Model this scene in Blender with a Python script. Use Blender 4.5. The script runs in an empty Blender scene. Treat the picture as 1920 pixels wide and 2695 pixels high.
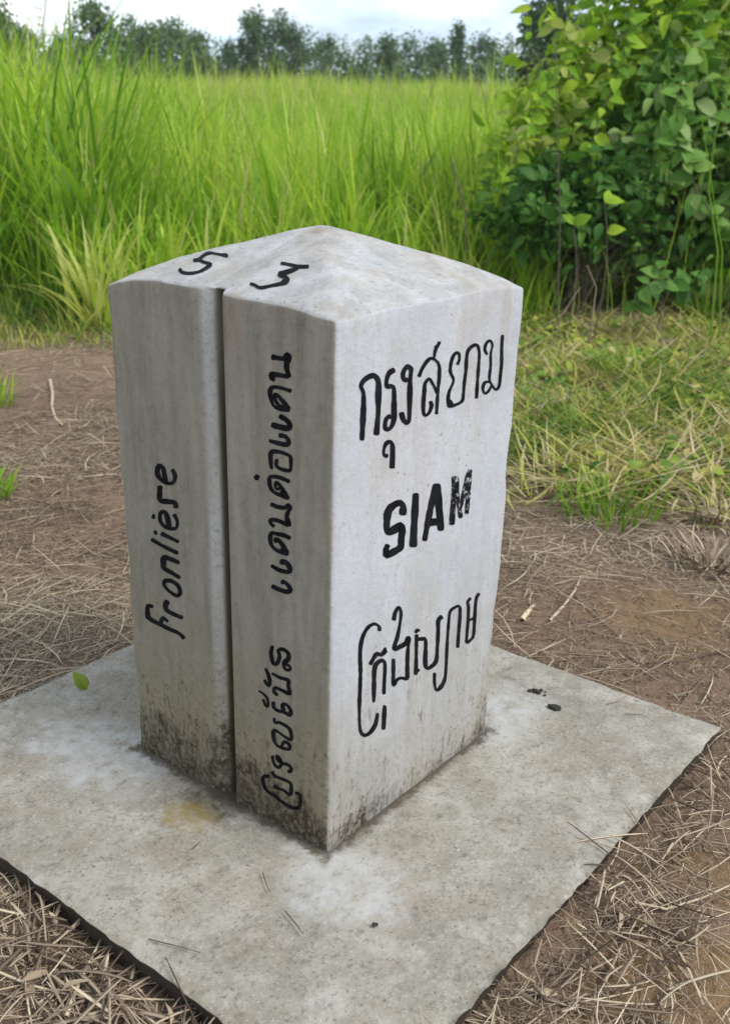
import bpy, bmesh, math, random
import numpy as np
from mathutils import Vector, Matrix
random.seed(7); RNG = np.random.RandomState(11)
SC = bpy.context.scene
C = SC.collection
# ------------------------------------------------------------------ camera
F_PX, PITCH, ROLL, YAW = 2715.35, 0.3516, 0.0264, 0.6650     # in pixels of a 2695 px high frame
S = 1.25
CAMX, CAMY, CAMZ = -0.8887 * S, -0.7457 * S, 0.9183 * S       # camera, in the marker's own axes
WX, WY, HT, INS = 0.4 * S, 0.3903 * S, 0.718 * S, -0.0068 * S
SX0, SX1, SY0, SY1 = -0.2879 * S, 0.6722 * S, -0.2923 * S, 0.6765 * S
TH = math.pi / 2 - YAW
fw = Vector((0, math.cos(PITCH), -math.sin(PITCH))); rt = Vector((1, 0, 0)); up = rt.cross(fw)
rt, up = rt * math.cos(ROLL) + up * math.sin(ROLL), up * math.cos(ROLL) - rt * math.sin(ROLL)
cd = bpy.data.cameras.new('camera'); cam = bpy.data.objects.new('camera', cd); C.objects.link(cam)
M = Matrix((rt, up, -fw)).transposed().to_4x4(); M.translation = (0, 0, CAMZ); cam.matrix_world = M
cd.sensor_fit = 'VERTICAL'; cd.sensor_height = 36.0; cd.lens = F_PX / 2695 * 36
cd.clip_start = 0.05; cd.clip_end = 2000
cd.dof.use_dof = True; cd.dof.focus_distance = 1.75; cd.dof.aperture_fstop = 6.3
SC.camera = cam
# ------------------------------------------------------------------ sky, sun, exposure
SUN_AZ, SUN_EL = math.radians(118), math.radians(46)          # azimuth clockwise from the camera's heading
w = bpy.data.worlds.new('World'); SC.world = w; w.use_nodes = True
nt = w.node_tree; nt.nodes.clear()
o_ = nt.nodes.new('ShaderNodeOutputWorld'); bg = nt.nodes.new('ShaderNodeBackground'); bg.inputs[1].default_value = 0.10
sky = nt.nodes.new('ShaderNodeTexSky'); sky.sky_type = 'NISHITA'; sky.sun_disc = False
sky.sun_elevation = SUN_EL; sky.sun_rotation = SUN_AZ; sky.air_density = 1.0; sky.dust_density = 1.5; sky.ozone_density = 1.5
tc = nt.nodes.new('ShaderNodeTexCoord'); mp = nt.nodes.new('ShaderNodeMapping'); mp.inputs['Scale'].default_value = (1, 1, 3.2)
ns = nt.nodes.new('ShaderNodeTexNoise'); ns.inputs['Scale'].default_value = 2.6; ns.inputs['Detail'].default_value = 7; ns.inputs['Roughness'].default_value = .58
cr = nt.nodes.new('ShaderNodeValToRGB'); cr.color_ramp.elements[0].position = .26; cr.color_ramp.elements[1].position = .48
cc = nt.nodes.new('ShaderNodeValToRGB'); cc.color_ramp.elements[0].color = (9.8, 12.0, 14.6, 1); cc.color_ramp.elements[1].color = (13.6, 14.0, 14.4, 1)
n2 = nt.nodes.new('ShaderNodeTexNoise'); n2.inputs['Scale'].default_value = 5.5; n2.inputs['Detail'].default_value = 6
cc.color_ramp.elements[0].position = .38; cc.color_ramp.elements[1].position = .62
mx = nt.nodes.new('ShaderNodeMixRGB')
L = nt.links.new
L(tc.outputs['Generated'], mp.inputs[0]); L(mp.outputs[0], ns.inputs['Vector']); L(mp.outputs[0], n2.inputs['Vector'])
L(ns.outputs['Fac'], cr.inputs[0]); L(cr.outputs[0], mx.inputs[0]); L(sky.outputs[0], mx.inputs[1]); L(n2.outputs['Fac'], cc.inputs[0]); L(cc.outputs[0], mx.inputs[2])
sp = nt.nodes.new('ShaderNodeSeparateXYZ'); L(tc.outputs['Generated'], sp.inputs[0])
mr = nt.nodes.new('ShaderNodeMapRange'); mr.interpolation_type = 'SMOOTHSTEP'; L(sp.outputs['Z'], mr.inputs[0])
for i_, v_ in enumerate((.08, .55, 1., .62)): mr.inputs[i_ + 1].default_value = v_
mm = nt.nodes.new('ShaderNodeMixRGB'); mm.blend_type = 'MULTIPLY'; mm.inputs[0].default_value = 1; L(mx.outputs[0], mm.inputs[1]); L(mr.outputs[0], mm.inputs[2])
L(mm.outputs[0], bg.inputs[0]); L(bg.outputs[0], o_.inputs[0])
sl = bpy.data.lights.new('sun', 'SUN'); sl.energy = 3.1; sl.angle = math.radians(20); sl.color = (1, .965, .9)
so = bpy.data.objects.new('sun', sl); C.objects.link(so)
sd = Vector((math.sin(SUN_AZ) * math.cos(SUN_EL), math.cos(SUN_AZ) * math.cos(SUN_EL), math.sin(SUN_EL)))
so.rotation_euler = sd.to_track_quat('Z', 'Y').to_euler(); so.location = sd * 30
SC.view_settings.view_transform = 'Standard'; SC.view_settings.look = 'None'; SC.view_settings.gamma = 1
SC.view_settings.exposure = 0.12
SC.render.engine = 'CYCLES'; SC.cycles.use_denoising = True
SC.cycles.max_bounces = 8; SC.cycles.transmission_bounces = 6; SC.cycles.diffuse_bounces = 4
# ------------------------------------------------------------------ helpers
def tag(o, label=None, cat=None, group=None, kind=None):
    if label: o['label'] = label
    if cat: o['category'] = cat
    if group: o['group'] = group
    if kind: o['kind'] = kind
    return o
def empty(name, loc=(0, 0, 0), rz=0):
    o = bpy.data.objects.new(name, None); C.objects.link(o); o.location = loc; o.rotation_euler = (0, 0, rz); o.empty_display_size = .1
    return o
def mesh_obj(name, V, Fc, mat, parent=None, attrs=None, smooth=True):
    """V (n,3) array; Fc (m,4) or (m,3) int array, or a list of faces"""
    me = bpy.data.meshes.new(name)
    V = np.asarray(V, np.float32)
    if isinstance(Fc, np.ndarray):
        k = Fc.shape[1]; m = len(Fc)
        me.vertices.add(len(V)); me.vertices.foreach_set('co', V.ravel())
        me.loops.add(m * k); me.loops.foreach_set('vertex_index', Fc.astype(np.int32).ravel())
        me.polygons.add(m); me.polygons.foreach_set('loop_start', np.arange(0, m * k, k, dtype=np.int32))
        me.polygons.foreach_set('loop_total', np.full(m, k, np.int32))
    else:
        me.from_pydata([tuple(map(float, v)) for v in V], [], Fc)
    for nme, a in (attrs or {}).items():
        at = me.attributes.new(nme, 'FLOAT', 'POINT'); at.data.foreach_set('value', np.asarray(a, np.float32))
    me.update(calc_edges=True); me.validate()
    if smooth: me.polygons.foreach_set('use_smooth', np.ones(len(me.polygons), bool))
    me.materials.append(mat)
    o = bpy.data.objects.new(name, me); C.objects.link(o)
    if parent is not None: o.parent = parent
    return o
def vnoise(x, y, sc, seed=0):
    """smooth value noise, 0..1"""
    r = np.random.RandomState(seed).rand(64, 64)
    x = np.asarray(x, float) / sc; y = np.asarray(y, float) / sc
    xi = np.floor(x).astype(int); yi = np.floor(y).astype(int); fx = x - xi; fy = y - yi
    fx = fx * fx * (3 - 2 * fx); fy = fy * fy * (3 - 2 * fy)
    g = lambda a, b: r[a % 64, b % 64]
    return (g(xi, yi) * (1 - fx) + g(xi + 1, yi) * fx) * (1 - fy) + (g(xi, yi + 1) * (1 - fx) + g(xi + 1, yi + 1) * fx) * fy
def sstep(a, b, x):
    t = np.clip((np.asarray(x, float) - a) / (b - a), 0, 1); return t * t * (3 - 2 * t)
def ground_z(x, y):
    x = np.asarray(x, float); y = np.asarray(y, float)
    d = np.hypot(x, y)
    z = -.052 + .05 * (vnoise(x, y, 1.3, 3) - .5) * sstep(1.2, 4, d) + .014 * (vnoise(x, y, .22, 4) - .5) + .009 * (vnoise(x, y, .07, 5) - .5)
    return z + 1.95 * sstep(8, 48, y) - .006 * np.exp(-((x + .55) ** 2 + (y - 1.15) ** 2) / .35 ** 2) + .019 * np.exp(-((x - .45) ** 2 + (y - 1.35) ** 2) / .40 ** 2) + .10 * sstep(5.8, 8, y)
def to_world(x, y, z=0.):
    """a point in the marker's own axes -> world"""
    dx, dy = x - CAMX, y - CAMY
    return (dx * math.cos(TH) - dy * math.sin(TH), dx * math.sin(TH) + dy * math.cos(TH), z)
def on_slab(x, y, m=0.):
    c, s = math.cos(TH), math.sin(TH)
    lx = x * c + y * s + CAMX; ly = -x * s + y * c + CAMY
    return (lx > SX0 - m) & (lx < SX1 + m) & (ly > SY0 - m) & (ly < SY1 + m)
def at(u, v, dist=None, z=None):
    """world point seen at (u, v) of a 1624x2280 view, at a distance ahead or on a level"""
    k = 1920 / 1624
    d = fw * F_PX + rt * (u * k - 960) - up * (v * k - 1347.5)
    s = dist / d.y if dist else (z - CAMZ) / d.z
    return Vector((0, 0, CAMZ)) + d * s
def on_ground(u, v):
    p = at(u, v, z=-.05)
    for _ in range(6): p = at(u, v, z=float(ground_z(p.x, p.y)))
    return p
# ------------------------------------------------------------------ materials
class NT:
    def __init__(s, name):
        s.m = bpy.data.materials.new(name); s.m.use_nodes = True; s.t = s.m.node_tree; s.t.nodes.clear()
        s.out = s.n('ShaderNodeOutputMaterial')
    def n(s, typ, **kw):
        nd = s.t.nodes.new(typ)
        for k, v in kw.items(): setattr(nd, k, v)
        return nd
    def link(s, a, b): s.t.links.new(a, b)
    def set(s, sock, v):
        if hasattr(v, 'is_output') or hasattr(v, 'links'): s.link(v, sock)
        else: sock.default_value = v
    def noise(s, vec, scale, detail=4, rough=.55, dist=0):
        nd = s.n('ShaderNodeTexNoise'); s.link(vec, nd.inputs['Vector'])
        nd.inputs['Scale'].default_value = scale; nd.inputs['Detail'].default_value = detail; nd.inputs['Roughness'].default_value = rough; nd.inputs['Distortion'].default_value = dist
        return nd.outputs['Fac']
    def mapv(s, vec, scale=(1, 1, 1), loc=(0, 0, 0)):
        nd = s.n('ShaderNodeMapping'); s.link(vec, nd.inputs[0]); nd.inputs['Scale'].default_value = scale; nd.inputs['Location'].default_value = loc
        return nd.outputs[0]
    def ramp(s, fac, a, b, ca=(0, 0, 0, 1), cb=(1, 1, 1, 1)):
        nd = s.n('ShaderNodeValToRGB'); s.link(fac, nd.inputs[0]); e = nd.color_ramp.elements
        e[0].position = a; e[1].position = b; e[0].color = ca; e[1].color = cb
        return nd.outputs[0]
    def multi(s, fac, stops):
        nd = s.n('ShaderNodeValToRGB'); s.link(fac, nd.inputs[0]); e = nd.color_ramp.elements
        while len(e) < len(stops): e.new(.5)
        for i, (p, c) in enumerate(stops): e[i].position = p; e[i].color = tuple(c) + (1,)
        return nd.outputs[0]
    def mix(s, fac, a, b, mode='MIX'):
        nd = s.n('ShaderNodeMixRGB'); nd.blend_type = mode
        for i, v in enumerate((fac, a, b)):
            if isinstance(v, tuple) and len(v) == 3: v = v + (1,)
            s.set(nd.inputs[i], v)
        return nd.outputs[0]
    def math(s, op, a, b=0., c=None):
        nd = s.n('ShaderNodeMath'); nd.operation = op; s.set(nd.inputs[0], a); s.set(nd.inputs[1], b)
        if c is not None: s.set(nd.inputs[2], c)
        return nd.outputs[0]
    def xyz(s, vec):
        nd = s.n('ShaderNodeSeparateXYZ'); s.link(vec, nd.inputs[0]); return nd.outputs
    def obj(s): return s.n('ShaderNodeTexCoord').outputs['Object']
    def geo(s): return s.n('ShaderNodeNewGeometry').outputs['Position']
    def attr(s, name):
        nd = s.n('ShaderNodeAttribute'); nd.attribute_name = name; return nd.outputs['Fac']
    def maprange(s, v, a, b, c=0., d=1., smooth=True):
        nd = s.n('ShaderNodeMapRange'); nd.interpolation_type = 'SMOOTHSTEP' if smooth else 'LINEAR'
        s.set(nd.inputs[0], v)
        for i, q in enumerate((a, b, c, d)): nd.inputs[i + 1].default_value = q
        return nd.outputs[0]
    def principled(s, col, rough=.85, bump=None, bstr=.3, bdist=.01, spec=.3):
        p = s.n('ShaderNodeBsdfPrincipled')
        s.set(p.inputs['Base Color'], col if not (isinstance(col, tuple) and len(col) == 3) else col + (1,)); s.set(p.inputs['Roughness'], rough); p.inputs['Specular IOR Level'].default_value = spec
        if bump is not None:
            b = s.n('ShaderNodeBump'); b.inputs['Strength'].default_value = bstr; b.inputs['Distance'].default_value = bdist
            s.link(bump, b.inputs['Height']); s.link(b.outputs[0], p.inputs['Normal'])
        return p
    def done(s, sh): s.link(sh, s.out.inputs[0]); return s.m
def leaf_mat(name, stops, trans=.45, rough=.55, spec=.3):
    """foliage: each leaf's own tint from the mesh, light passing through"""
    t = NT(name); c = t.multi(t.attr('tint'), stops)
    p = t.principled(c, rough, spec=spec)
    tr = t.n('ShaderNodeBsdfTranslucent'); t.link(t.mix(1., c, (1.0, 1.0, .62), 'MULTIPLY'), tr.inputs[0])
    ms = t.n('ShaderNodeMixShader'); ms.inputs[0].default_value = trans
    t.link(p.outputs[0], ms.inputs[1]); t.link(tr.outputs[0], ms.inputs[2])
    return t.done(ms.outputs[0])
# lettering: brush strokes on each face, left and right outline points in tenths of a millimetre in the face's own axes
LETTERS={
'thai':('R',["598 7146 538 7161 624 7156 514 7183 632 7205 509 7235 633 7256 511 7286 630 7308 517 7335 636 7358 514 7386 644 7405 509 7436 651 7451 505 7484 650 7507 508 7538 648 7562 513 7591 654 7613 509 7644 647 7664 517 7690 638 7711 524 7733 637 7763 521 7784 633 7810 520 7829 616 7855 527 7866 611 7896 517 7898 585 7942 500 7932 559 7973 474 7964 554 7989 455 8006 567 8006 462 8048 588 8026 490 8081 616 8043 525 8110 654 8054 572 8133 697 8066 629 8147 739 8069 683 8158 767 8071 736 8160 787 8068 791 8154 799 8068 847 8133 813 8063 893 8104 823 8046 935 8073 838 8027 962 8039 854 8007 975 8005 856 7982 991 7969 858 7947 1002 7926 858 7912 1007 7885 854 7871 1011 7840 847 7826 1016 7793 853 7776 1011 7747 857 7725 1013 7698 871 7671 1008 7647 882 7617 1003 7594 886 7565 1003 7540 885 7513 1001 7486 883 7461 997 7433 873 7411 999 7379 866 7363 998 7330 862 7305 995 7271 848 7254 1001 7215 847 7199 994 7161 879 7174 960 7153","1301 8144 1338 8098 1264 8159 1332 8076 1222 8154 1294 8067 1173 8147 1262 8060 1128 8124 1239 8055 1101 8088 1212 8039 1080 8050 1192 8011 1073 8011 1173 7982 1068 7970 1167 7949 1066 7927 1173 7915 1082 7884 1178 7901 1149 7847 1155 7916 1197 7840 1169 7920 1223 7839 1205 7917 1247 7837 1241 7911 1262 7844 1288 7893 1259 7844 1340 7863 1263 7830 1364 7824 1267 7799 1376 7784 1269 7754 1386 7735 1270 7709 1393 7688 1275 7656 1394 7633 1264 7601 1410 7573 1264 7546 1414 7517 1269 7490 1417 7462 1269 7433 1426 7403 1270 7382 1429 7346 1279 7338 1412 7298 1269 7295 1391 7248 1255 7264 1356 7211 1234 7245 1317 7183 1204 7234 1262 7167 1173 7232 1196 7164 1176 7222 1121 7194 1189 7231 1076 7243 1185 7267 1071 7291 1181 7304 1079 7332 1191 7329 1084 7368 1203 7352 1101 7399 1211 7366 1130 7422 1216 7365 1170 7435 1233 7355 1206 7441 1259 7353 1233 7438 1278 7370 1263 7417","1246 6779 1242 6742 1224 6801 1215 6734 1192 6811 1183 6743 1170 6808 1141 6765 1167 6807 1097 6800 1158 6826 1086 6839 1158 6858 1084 6878 1161 6890 1091 6914 1182 6914 1094 6951 1203 6938 1111 6986 1228 6947 1133 7016 1240 6953 1179 7029 1254 6954 1232 7029 1260 6953 1288 7014 1267 6954 1332 6984 1274 6942 1369 6949 1280 6916 1398 6904 1280 6883 1414 6858 1287 6836 1416 6807 1285 6786 1422 6754 1286 6737 1425 6704 1287 6693 1426 6658 1287 6650 1426 6614 1284 6607 1427 6569 1280 6564 1431 6524 1313 6540 1397 6518","1669 7924 1676 7880 1641 7946 1653 7866 1613 7948 1625 7871 1599 7946 1582 7881 1608 7940 1528 7908 1603 7949 1498 7943 1596 7971 1479 7979 1593 7992 1472 8014 1597 8014 1475 8048 1602 8038 1491 8079 1616 8055 1513 8108 1635 8068 1547 8130 1665 8069 1584 8154 1664 8071 1649 8157 1662 8078 1715 8131 1669 8071 1771 8097 1676 8058 1804 8051 1689 8027 1797 8004 1682 7979 1788 7954 1673 7920 1785 7897 1673 7877 1787 7856 1668 7831 1795 7808 1662 7783 1807 7757 1665 7733 1810 7707 1661 7687 1818 7658 1668 7631 1815 7603 1672 7577 1816 7549 1680 7522 1812 7496 1685 7469 1811 7444 1693 7411 1809 7389 1699 7353 1810 7331 1702 7302 1809 7277 1697 7267 1806 7232 1680 7248 1790 7191 1675 7244 1745 7171 1688 7244 1680 7173 1687 7240 1625 7204 1676 7260 1577 7236 1656 7285 1542 7274 1645 7316 1509 7315 1626 7355 1489 7359 1607 7397 1469 7400 1568 7414 1492 7416","2281 7448 2331 7454 2271 7432 2362 7443 2290 7411 2377 7422 2298 7397 2404 7394 2295 7384 2419 7355 2292 7351 2402 7314 2281 7309 2371 7272 2261 7279 2338 7237 2234 7265 2296 7215 2206 7256 2244 7207 2192 7257 2190 7209 2198 7255 2139 7235 2197 7267 2105 7267 2184 7294 2092 7303 2181 7322 2080 7338 2180 7358 2071 7377 2181 7397 2064 7420 2175 7441 2068 7464 2182 7477 2061 7504 2184 7518 2063 7546 2182 7562 2072 7587 2184 7603 2075 7627 2194 7637 2070 7663 2183 7687 2078 7707 2179 7724 2078 7748 2184 7750 2092 7785 2208 7775 2125 7820 2239 7797 2175 7846 2251 7805 2241 7854 2252 7804 2303 7822 2273 7774 2342 7785 2303 7739 2373 7750 2340 7704 2403 7715 2371 7668 2437 7678 2396 7633 2472 7643 2414 7605 2501 7614 2432 7579 2522 7587 2450 7553 2544 7561 2481 7542 2533 7546","1985 7893 1931 7915 2014 7895 1916 7933 2032 7924 1935 7961 2047 7954 1957 7989 2067 7982 1977 8019 2088 8008 2002 8047 2120 8032 2027 8078 2149 8059 2060 8105 2184 8080 2090 8133 2212 8098 2125 8154 2245 8114 2168 8174 2264 8126 2222 8181 2284 8126 2281 8180 2316 8120 2344 8159 2359 8100 2401 8130 2401 8077 2447 8099 2427 8053 2491 8072 2451 8029 2525 8037 2466 7997 2554 7995 2475 7966 2567 7956 2473 7929 2581 7913 2476 7887 2584 7869 2476 7844 2587 7823 2479 7806 2583 7785 2478 7767 2581 7745 2472 7727 2580 7703 2477 7685 2569 7664 2480 7643 2561 7625 2473 7604 2564 7584 2471 7565 2563 7545 2473 7524 2559 7506 2466 7485 2565 7464 2459 7444 2570 7420 2464 7406 2564 7385 2463 7369 2566 7347 2464 7330 2564 7308 2469 7290 2560 7270 2469 7251 2560 7231 2466 7213 2563 7191 2488 7196 2541 7184","2376 8144 2339 8152 2391 8150 2325 8164 2397 8174 2324 8189 2406 8198 2319 8216 2407 8222 2323 8241 2420 8238 2322 8268 2430 8258 2337 8293 2440 8278 2360 8312 2460 8297 2378 8332 2481 8319 2397 8355 2502 8343 2420 8378 2525 8366 2441 8402 2513 8382 2467 8401","2385 8283 2339 8314 2419 8277 2335 8334 2448 8286 2355 8348 2465 8302 2387 8355 2485 8316 2415 8363 2485 8334 2446 8360","3060 7927 3009 7948 3089 7926 2996 7965 3098 7950 3023 7981 3118 7971 3039 8000 3128 8001 3051 8019 3127 8039 3052 8051 3124 8081 3042 8087 3106 8120 3030 8109 3058 8149 3027 8112 3002 8166 3015 8110 2948 8169 3003 8106 2911 8154 2981 8105 2875 8135 2960 8092 2842 8109 2943 8069 2826 8080 2928 8047 2816 8046 2909 8018 2802 8011 2901 7985 2795 7978 2893 7953 2797 7945 2882 7926 2793 7914 2880 7897 2788 7882 2890 7868 2800 7845 2897 7842 2831 7806 2910 7812 2865 7767 2940 7777 2895 7733 2972 7739 2917 7707 2988 7702 2922 7680 2989 7664 2908 7657 2980 7632 2893 7630 2960 7603 2877 7607 2942 7579 2853 7585 2921 7555 2825 7561 2904 7529 2803 7532 2893 7502 2790 7497 2886 7470 2776 7461 2886 7433 2772 7422 2885 7398 2774 7384 2889 7367 2794 7336 2892 7327 2819 7288 2908 7293 2871 7247 2917 7274 2939 7219 2928 7277 3001 7218 2964 7275 3061 7220 3018 7279 3112 7225 3074 7278 3176 7230 3134 7281 3241 7239 3186 7289 3298 7253 3215 7303 3324 7283 3230 7317 3332 7316 3233 7340 3331 7351 3233 7372 3327 7390 3239 7410 3326 7421 3245 7439 3329 7454 3244 7472 3334 7489 3241 7509 3333 7526 3244 7545 3341 7561 3238 7584 3345 7596 3238 7620 3346 7630 3243 7654 3346 7666 3251 7688 3354 7699 3253 7723 3355 7735 3260 7756 3356 7769 3266 7789 3363 7802 3264 7822 3371 7834 3257 7855 3370 7867 3255 7888 3369 7900 3252 7920 3367 7931 3251 7951 3364 7960 3253 7981 3358 7988 3260 8008 3359 8026 3265 8046 3364 8059 3270 8081 3376 8086 3274 8116 3391 8106 3288 8148 3421 8128 3324 8181 3455 8146 3376 8203 3494 8156 3429 8218 3536 8161 3489 8227 3571 8165 3562 8222 3588 8167 3636 8196 3599 8148 3689 8155 3620 8111 3713 8108 3642 8071 3725 8066 3653 8044 3735 8036 3656 8019 3741 8006 3655 7969 3747 7954 3657 7944 3746 7928 3660 7915 3744 7899 3656 7884 3748 7866 3654 7849 3749 7831 3652 7813 3750 7794 3646 7775 3755 7754 3644 7737 3757 7714 3647 7696 3753 7676 3647 7657 3754 7636 3655 7623 3746 7605 3659 7589 3742 7572 3657 7555 3746 7537 3651 7521 3754 7500 3652 7485 3755 7464 3648 7450 3760 7427 3645 7414 3765 7390 3649 7377 3762 7354 3654 7340 3759 7318 3656 7303 3759 7282 3655 7267 3761 7245 3679 7251 3738 7239","2798 7373 2883 7376 2780 7347 2935 7353 2793 7316 2965 7322 2811 7284 2989 7290 2831 7252 3012 7259 2888 7229 2988 7233","3976 7971 3936 7965 3981 7984 3909 7973 3952 8017 3875 8005 3925 8045 3840 8039 3914 8069 3814 8079 3915 8098 3814 8121 3929 8130 3826 8162 3941 8156 3856 8192 3968 8171 3894 8217 3998 8181 3947 8233 4003 8184 4019 8228 4019 8178 4075 8196 4044 8151 4119 8156 4061 8119 4142 8111 4064 8093 4137 8076 4058 8060 4118 8044 4038 8024 4110 8006 4026 7980 4108 7964 4030 7945 4106 7933 4025 7909 4121 7895 4033 7869 4125 7856 4042 7829 4130 7816 4048 7789 4135 7776 4051 7752 4138 7736 4051 7716 4138 7698 4040 7680 4141 7658 4034 7643 4137 7620 4032 7606 4131 7584 4030 7571 4132 7552 4043 7536 4127 7527 4072 7483 4142 7483 4112 7440 4171 7448 4151 7402 4212 7413 4198 7357 4258 7369 4253 7310 4308 7331 4321 7272 4335 7318 4403 7265 4336 7323 4452 7289 4360 7333 4485 7325 4381 7362 4495 7357 4388 7385 4497 7394 4394 7417 4500 7434 4392 7456 4502 7475 4390 7498 4504 7515 4389 7540 4502 7549 4396 7573 4508 7583 4396 7607 4507 7619 4401 7641 4513 7654 4399 7678 4512 7693 4401 7714 4512 7734 4399 7754 4511 7771 4393 7790 4510 7810 4384 7829 4498 7852 4384 7868 4490 7893 4379 7909 4484 7934 4372 7950 4476 7973 4368 7989 4471 8010 4366 8027 4469 8050 4362 8067 4467 8088 4360 8106 4466 8125 4360 8143 4468 8161 4357 8180 4469 8197 4355 8216 4462 8235 4360 8252 4439 8250 4382 8259","4166 7415 4217 7392 4137 7417 4230 7375 4117 7390 4197 7353 4093 7363 4168 7329 4059 7345 4149 7300 4038 7330 4115 7281 4006 7315 4067 7266 3979 7311 4012 7258 3977 7305 3943 7277 3963 7319 3896 7313 3944 7352 3866 7356 3942 7382 3842 7400 3952 7408 3840 7441 3968 7436 3857 7478 3980 7455 3889 7506 3991 7461 3937 7518 4012 7465 3988 7513 4036 7465 4028 7507 4049 7465 4061 7497 4062 7458 4087 7488 4079 7448 4109 7483 4103 7448 4120 7467"]),
'siam':('R',["1754 5623 1644 5661 1802 5632 1602 5700 1815 5669 1597 5743 1814 5715 1606 5777 1791 5768 1620 5801 1769 5817 1614 5828 1723 5871 1615 5846 1641 5930 1622 5836 1543 5955 1599 5833 1451 5958 1541 5830 1372 5949 1488 5823 1297 5941 1461 5800 1248 5906 1424 5788 1206 5863 1404 5764 1180 5806 1397 5724 1183 5740 1383 5674 1198 5678 1364 5625 1190 5629 1370 5574 1198 5576 1368 5531 1208 5531 1372 5497 1224 5492 1374 5476 1260 5444 1364 5482 1346 5391 1329 5507 1425 5375 1337 5515 1495 5372 1378 5527 1564 5370 1426 5539 1625 5385 1489 5543 1680 5397 1562 5553 1676 5407 1666 5540 1624 5449 1771 5458 1619 5441 1800 5401 1616 5411 1813 5350 1612 5364 1812 5292 1612 5302 1792 5234 1597 5246 1792 5179 1603 5192 1792 5138 1610 5157 1797 5089 1601 5149 1780 5032 1579 5143 1718 5002 1536 5130 1639 4999 1467 5135 1577 4986 1396 5130 1500 4982 1329 5124 1409 4985 1309 5125 1312 4999 1358 5085 1210 5080 1346 5091 1208 5132 1356 5109 1203 5172 1368 5127 1210 5209 1373 5159 1242 5233 1399 5184 1253 5264 1379 5221 1298 5265","1993 5958 2094 5930 1953 5944 2136 5892 1950 5864 2140 5810 1949 5784 2143 5727 1941 5702 2153 5638 1936 5636 2156 5568 1941 5565 2149 5500 1950 5489 2137 5430 1949 5410 2137 5350 1939 5343 2148 5277 1942 5268 2145 5203 1939 5191 2150 5124 1929 5117 2162 5041 1928 5040 2165 4962 1981 4996 2112 4953","2578 5977 2667 5942 2535 5974 2697 5909 2507 5921 2684 5850 2487 5865 2664 5795 2472 5802 2639 5737 2455 5750 2627 5684 2434 5697 2621 5626 2420 5640 2607 5569 2414 5581 2585 5515 2391 5532 2581 5457 2372 5482 2573 5403 2366 5425 2551 5352 2354 5361 2533 5291 2337 5306 2525 5232 2340 5237 2495 5176 2327 5172 2481 5111 2314 5106 2466 5045 2299 5041 2453 4979 2330 5008 2414 4974","2557 5976 2689 5954 2512 5957 2752 5918 2525 5893 2781 5850 2557 5825 2790 5785 2574 5756 2816 5711 2592 5677 2841 5627 2620 5590 2855 5541 2655 5500 2864 5457 2676 5411 2889 5366 2696 5322 2916 5274 2722 5243 2928 5195 2726 5188 2947 5132 2733 5143 2953 5084 2751 5093 2950 5039 2799 5053 2909 5024","2430 5274 2413 5364 2480 5226 2449 5390 2584 5208 2555 5357 2690 5186 2662 5328 2798 5159 2769 5303 2836 5180 2820 5260","2571 5928 2669 5901 2532 5918 2710 5869 2541 5845 2704 5800 2532 5777 2718 5725 2535 5706 2719 5654 2542 5633 2716 5583 2582 5600 2677 5573"]),
'siam_worn':('R',["3137 5972 3262 5938 3086 5959 3315 5896 3095 5893 3308 5834 3106 5826 3300 5771 3113 5749 3292 5697 3110 5683 3294 5628 3115 5607 3284 5556 3110 5530 3285 5475 3109 5449 3282 5395 3105 5367 3284 5311 3104 5282 3284 5225 3095 5198 3291 5135 3095 5111 3290 5048 3138 5069 3245 5035","3176 5916 3285 5894 3137 5903 3334 5864 3163 5840 3338 5804 3181 5778 3348 5743 3208 5713 3350 5684 3229 5649 3359 5623 3248 5586 3374 5563 3269 5505 3405 5481 3300 5420 3434 5397 3325 5342 3467 5317 3350 5276 3488 5251 3362 5219 3517 5191 3375 5181 3531 5151 3390 5141 3543 5112 3432 5112 3517 5095","3448 5274 3393 5296 3475 5279 3376 5320 3500 5319 3382 5368 3524 5359 3389 5414 3533 5406 3410 5455 3558 5446 3416 5503 3582 5490 3424 5552 3588 5543 3450 5597 3612 5585 3455 5645 3628 5632 3469 5693 3641 5682 3486 5740 3653 5733 3505 5789 3681 5779 3507 5843 3685 5833 3534 5889 3702 5882 3548 5938 3671 5909 3587 5940","3609 5984 3705 5957 3570 5975 3746 5927 3581 5914 3735 5872 3579 5855 3739 5811 3579 5796 3741 5751 3584 5737 3737 5694 3588 5680 3735 5638 3585 5630 3739 5585 3586 5561 3738 5516 3586 5498 3737 5453 3589 5439 3732 5396 3589 5383 3731 5339 3577 5331 3741 5280 3585 5276 3729 5230 3590 5223 3721 5181 3583 5173 3724 5128 3614 5143 3691 5118"]),
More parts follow.
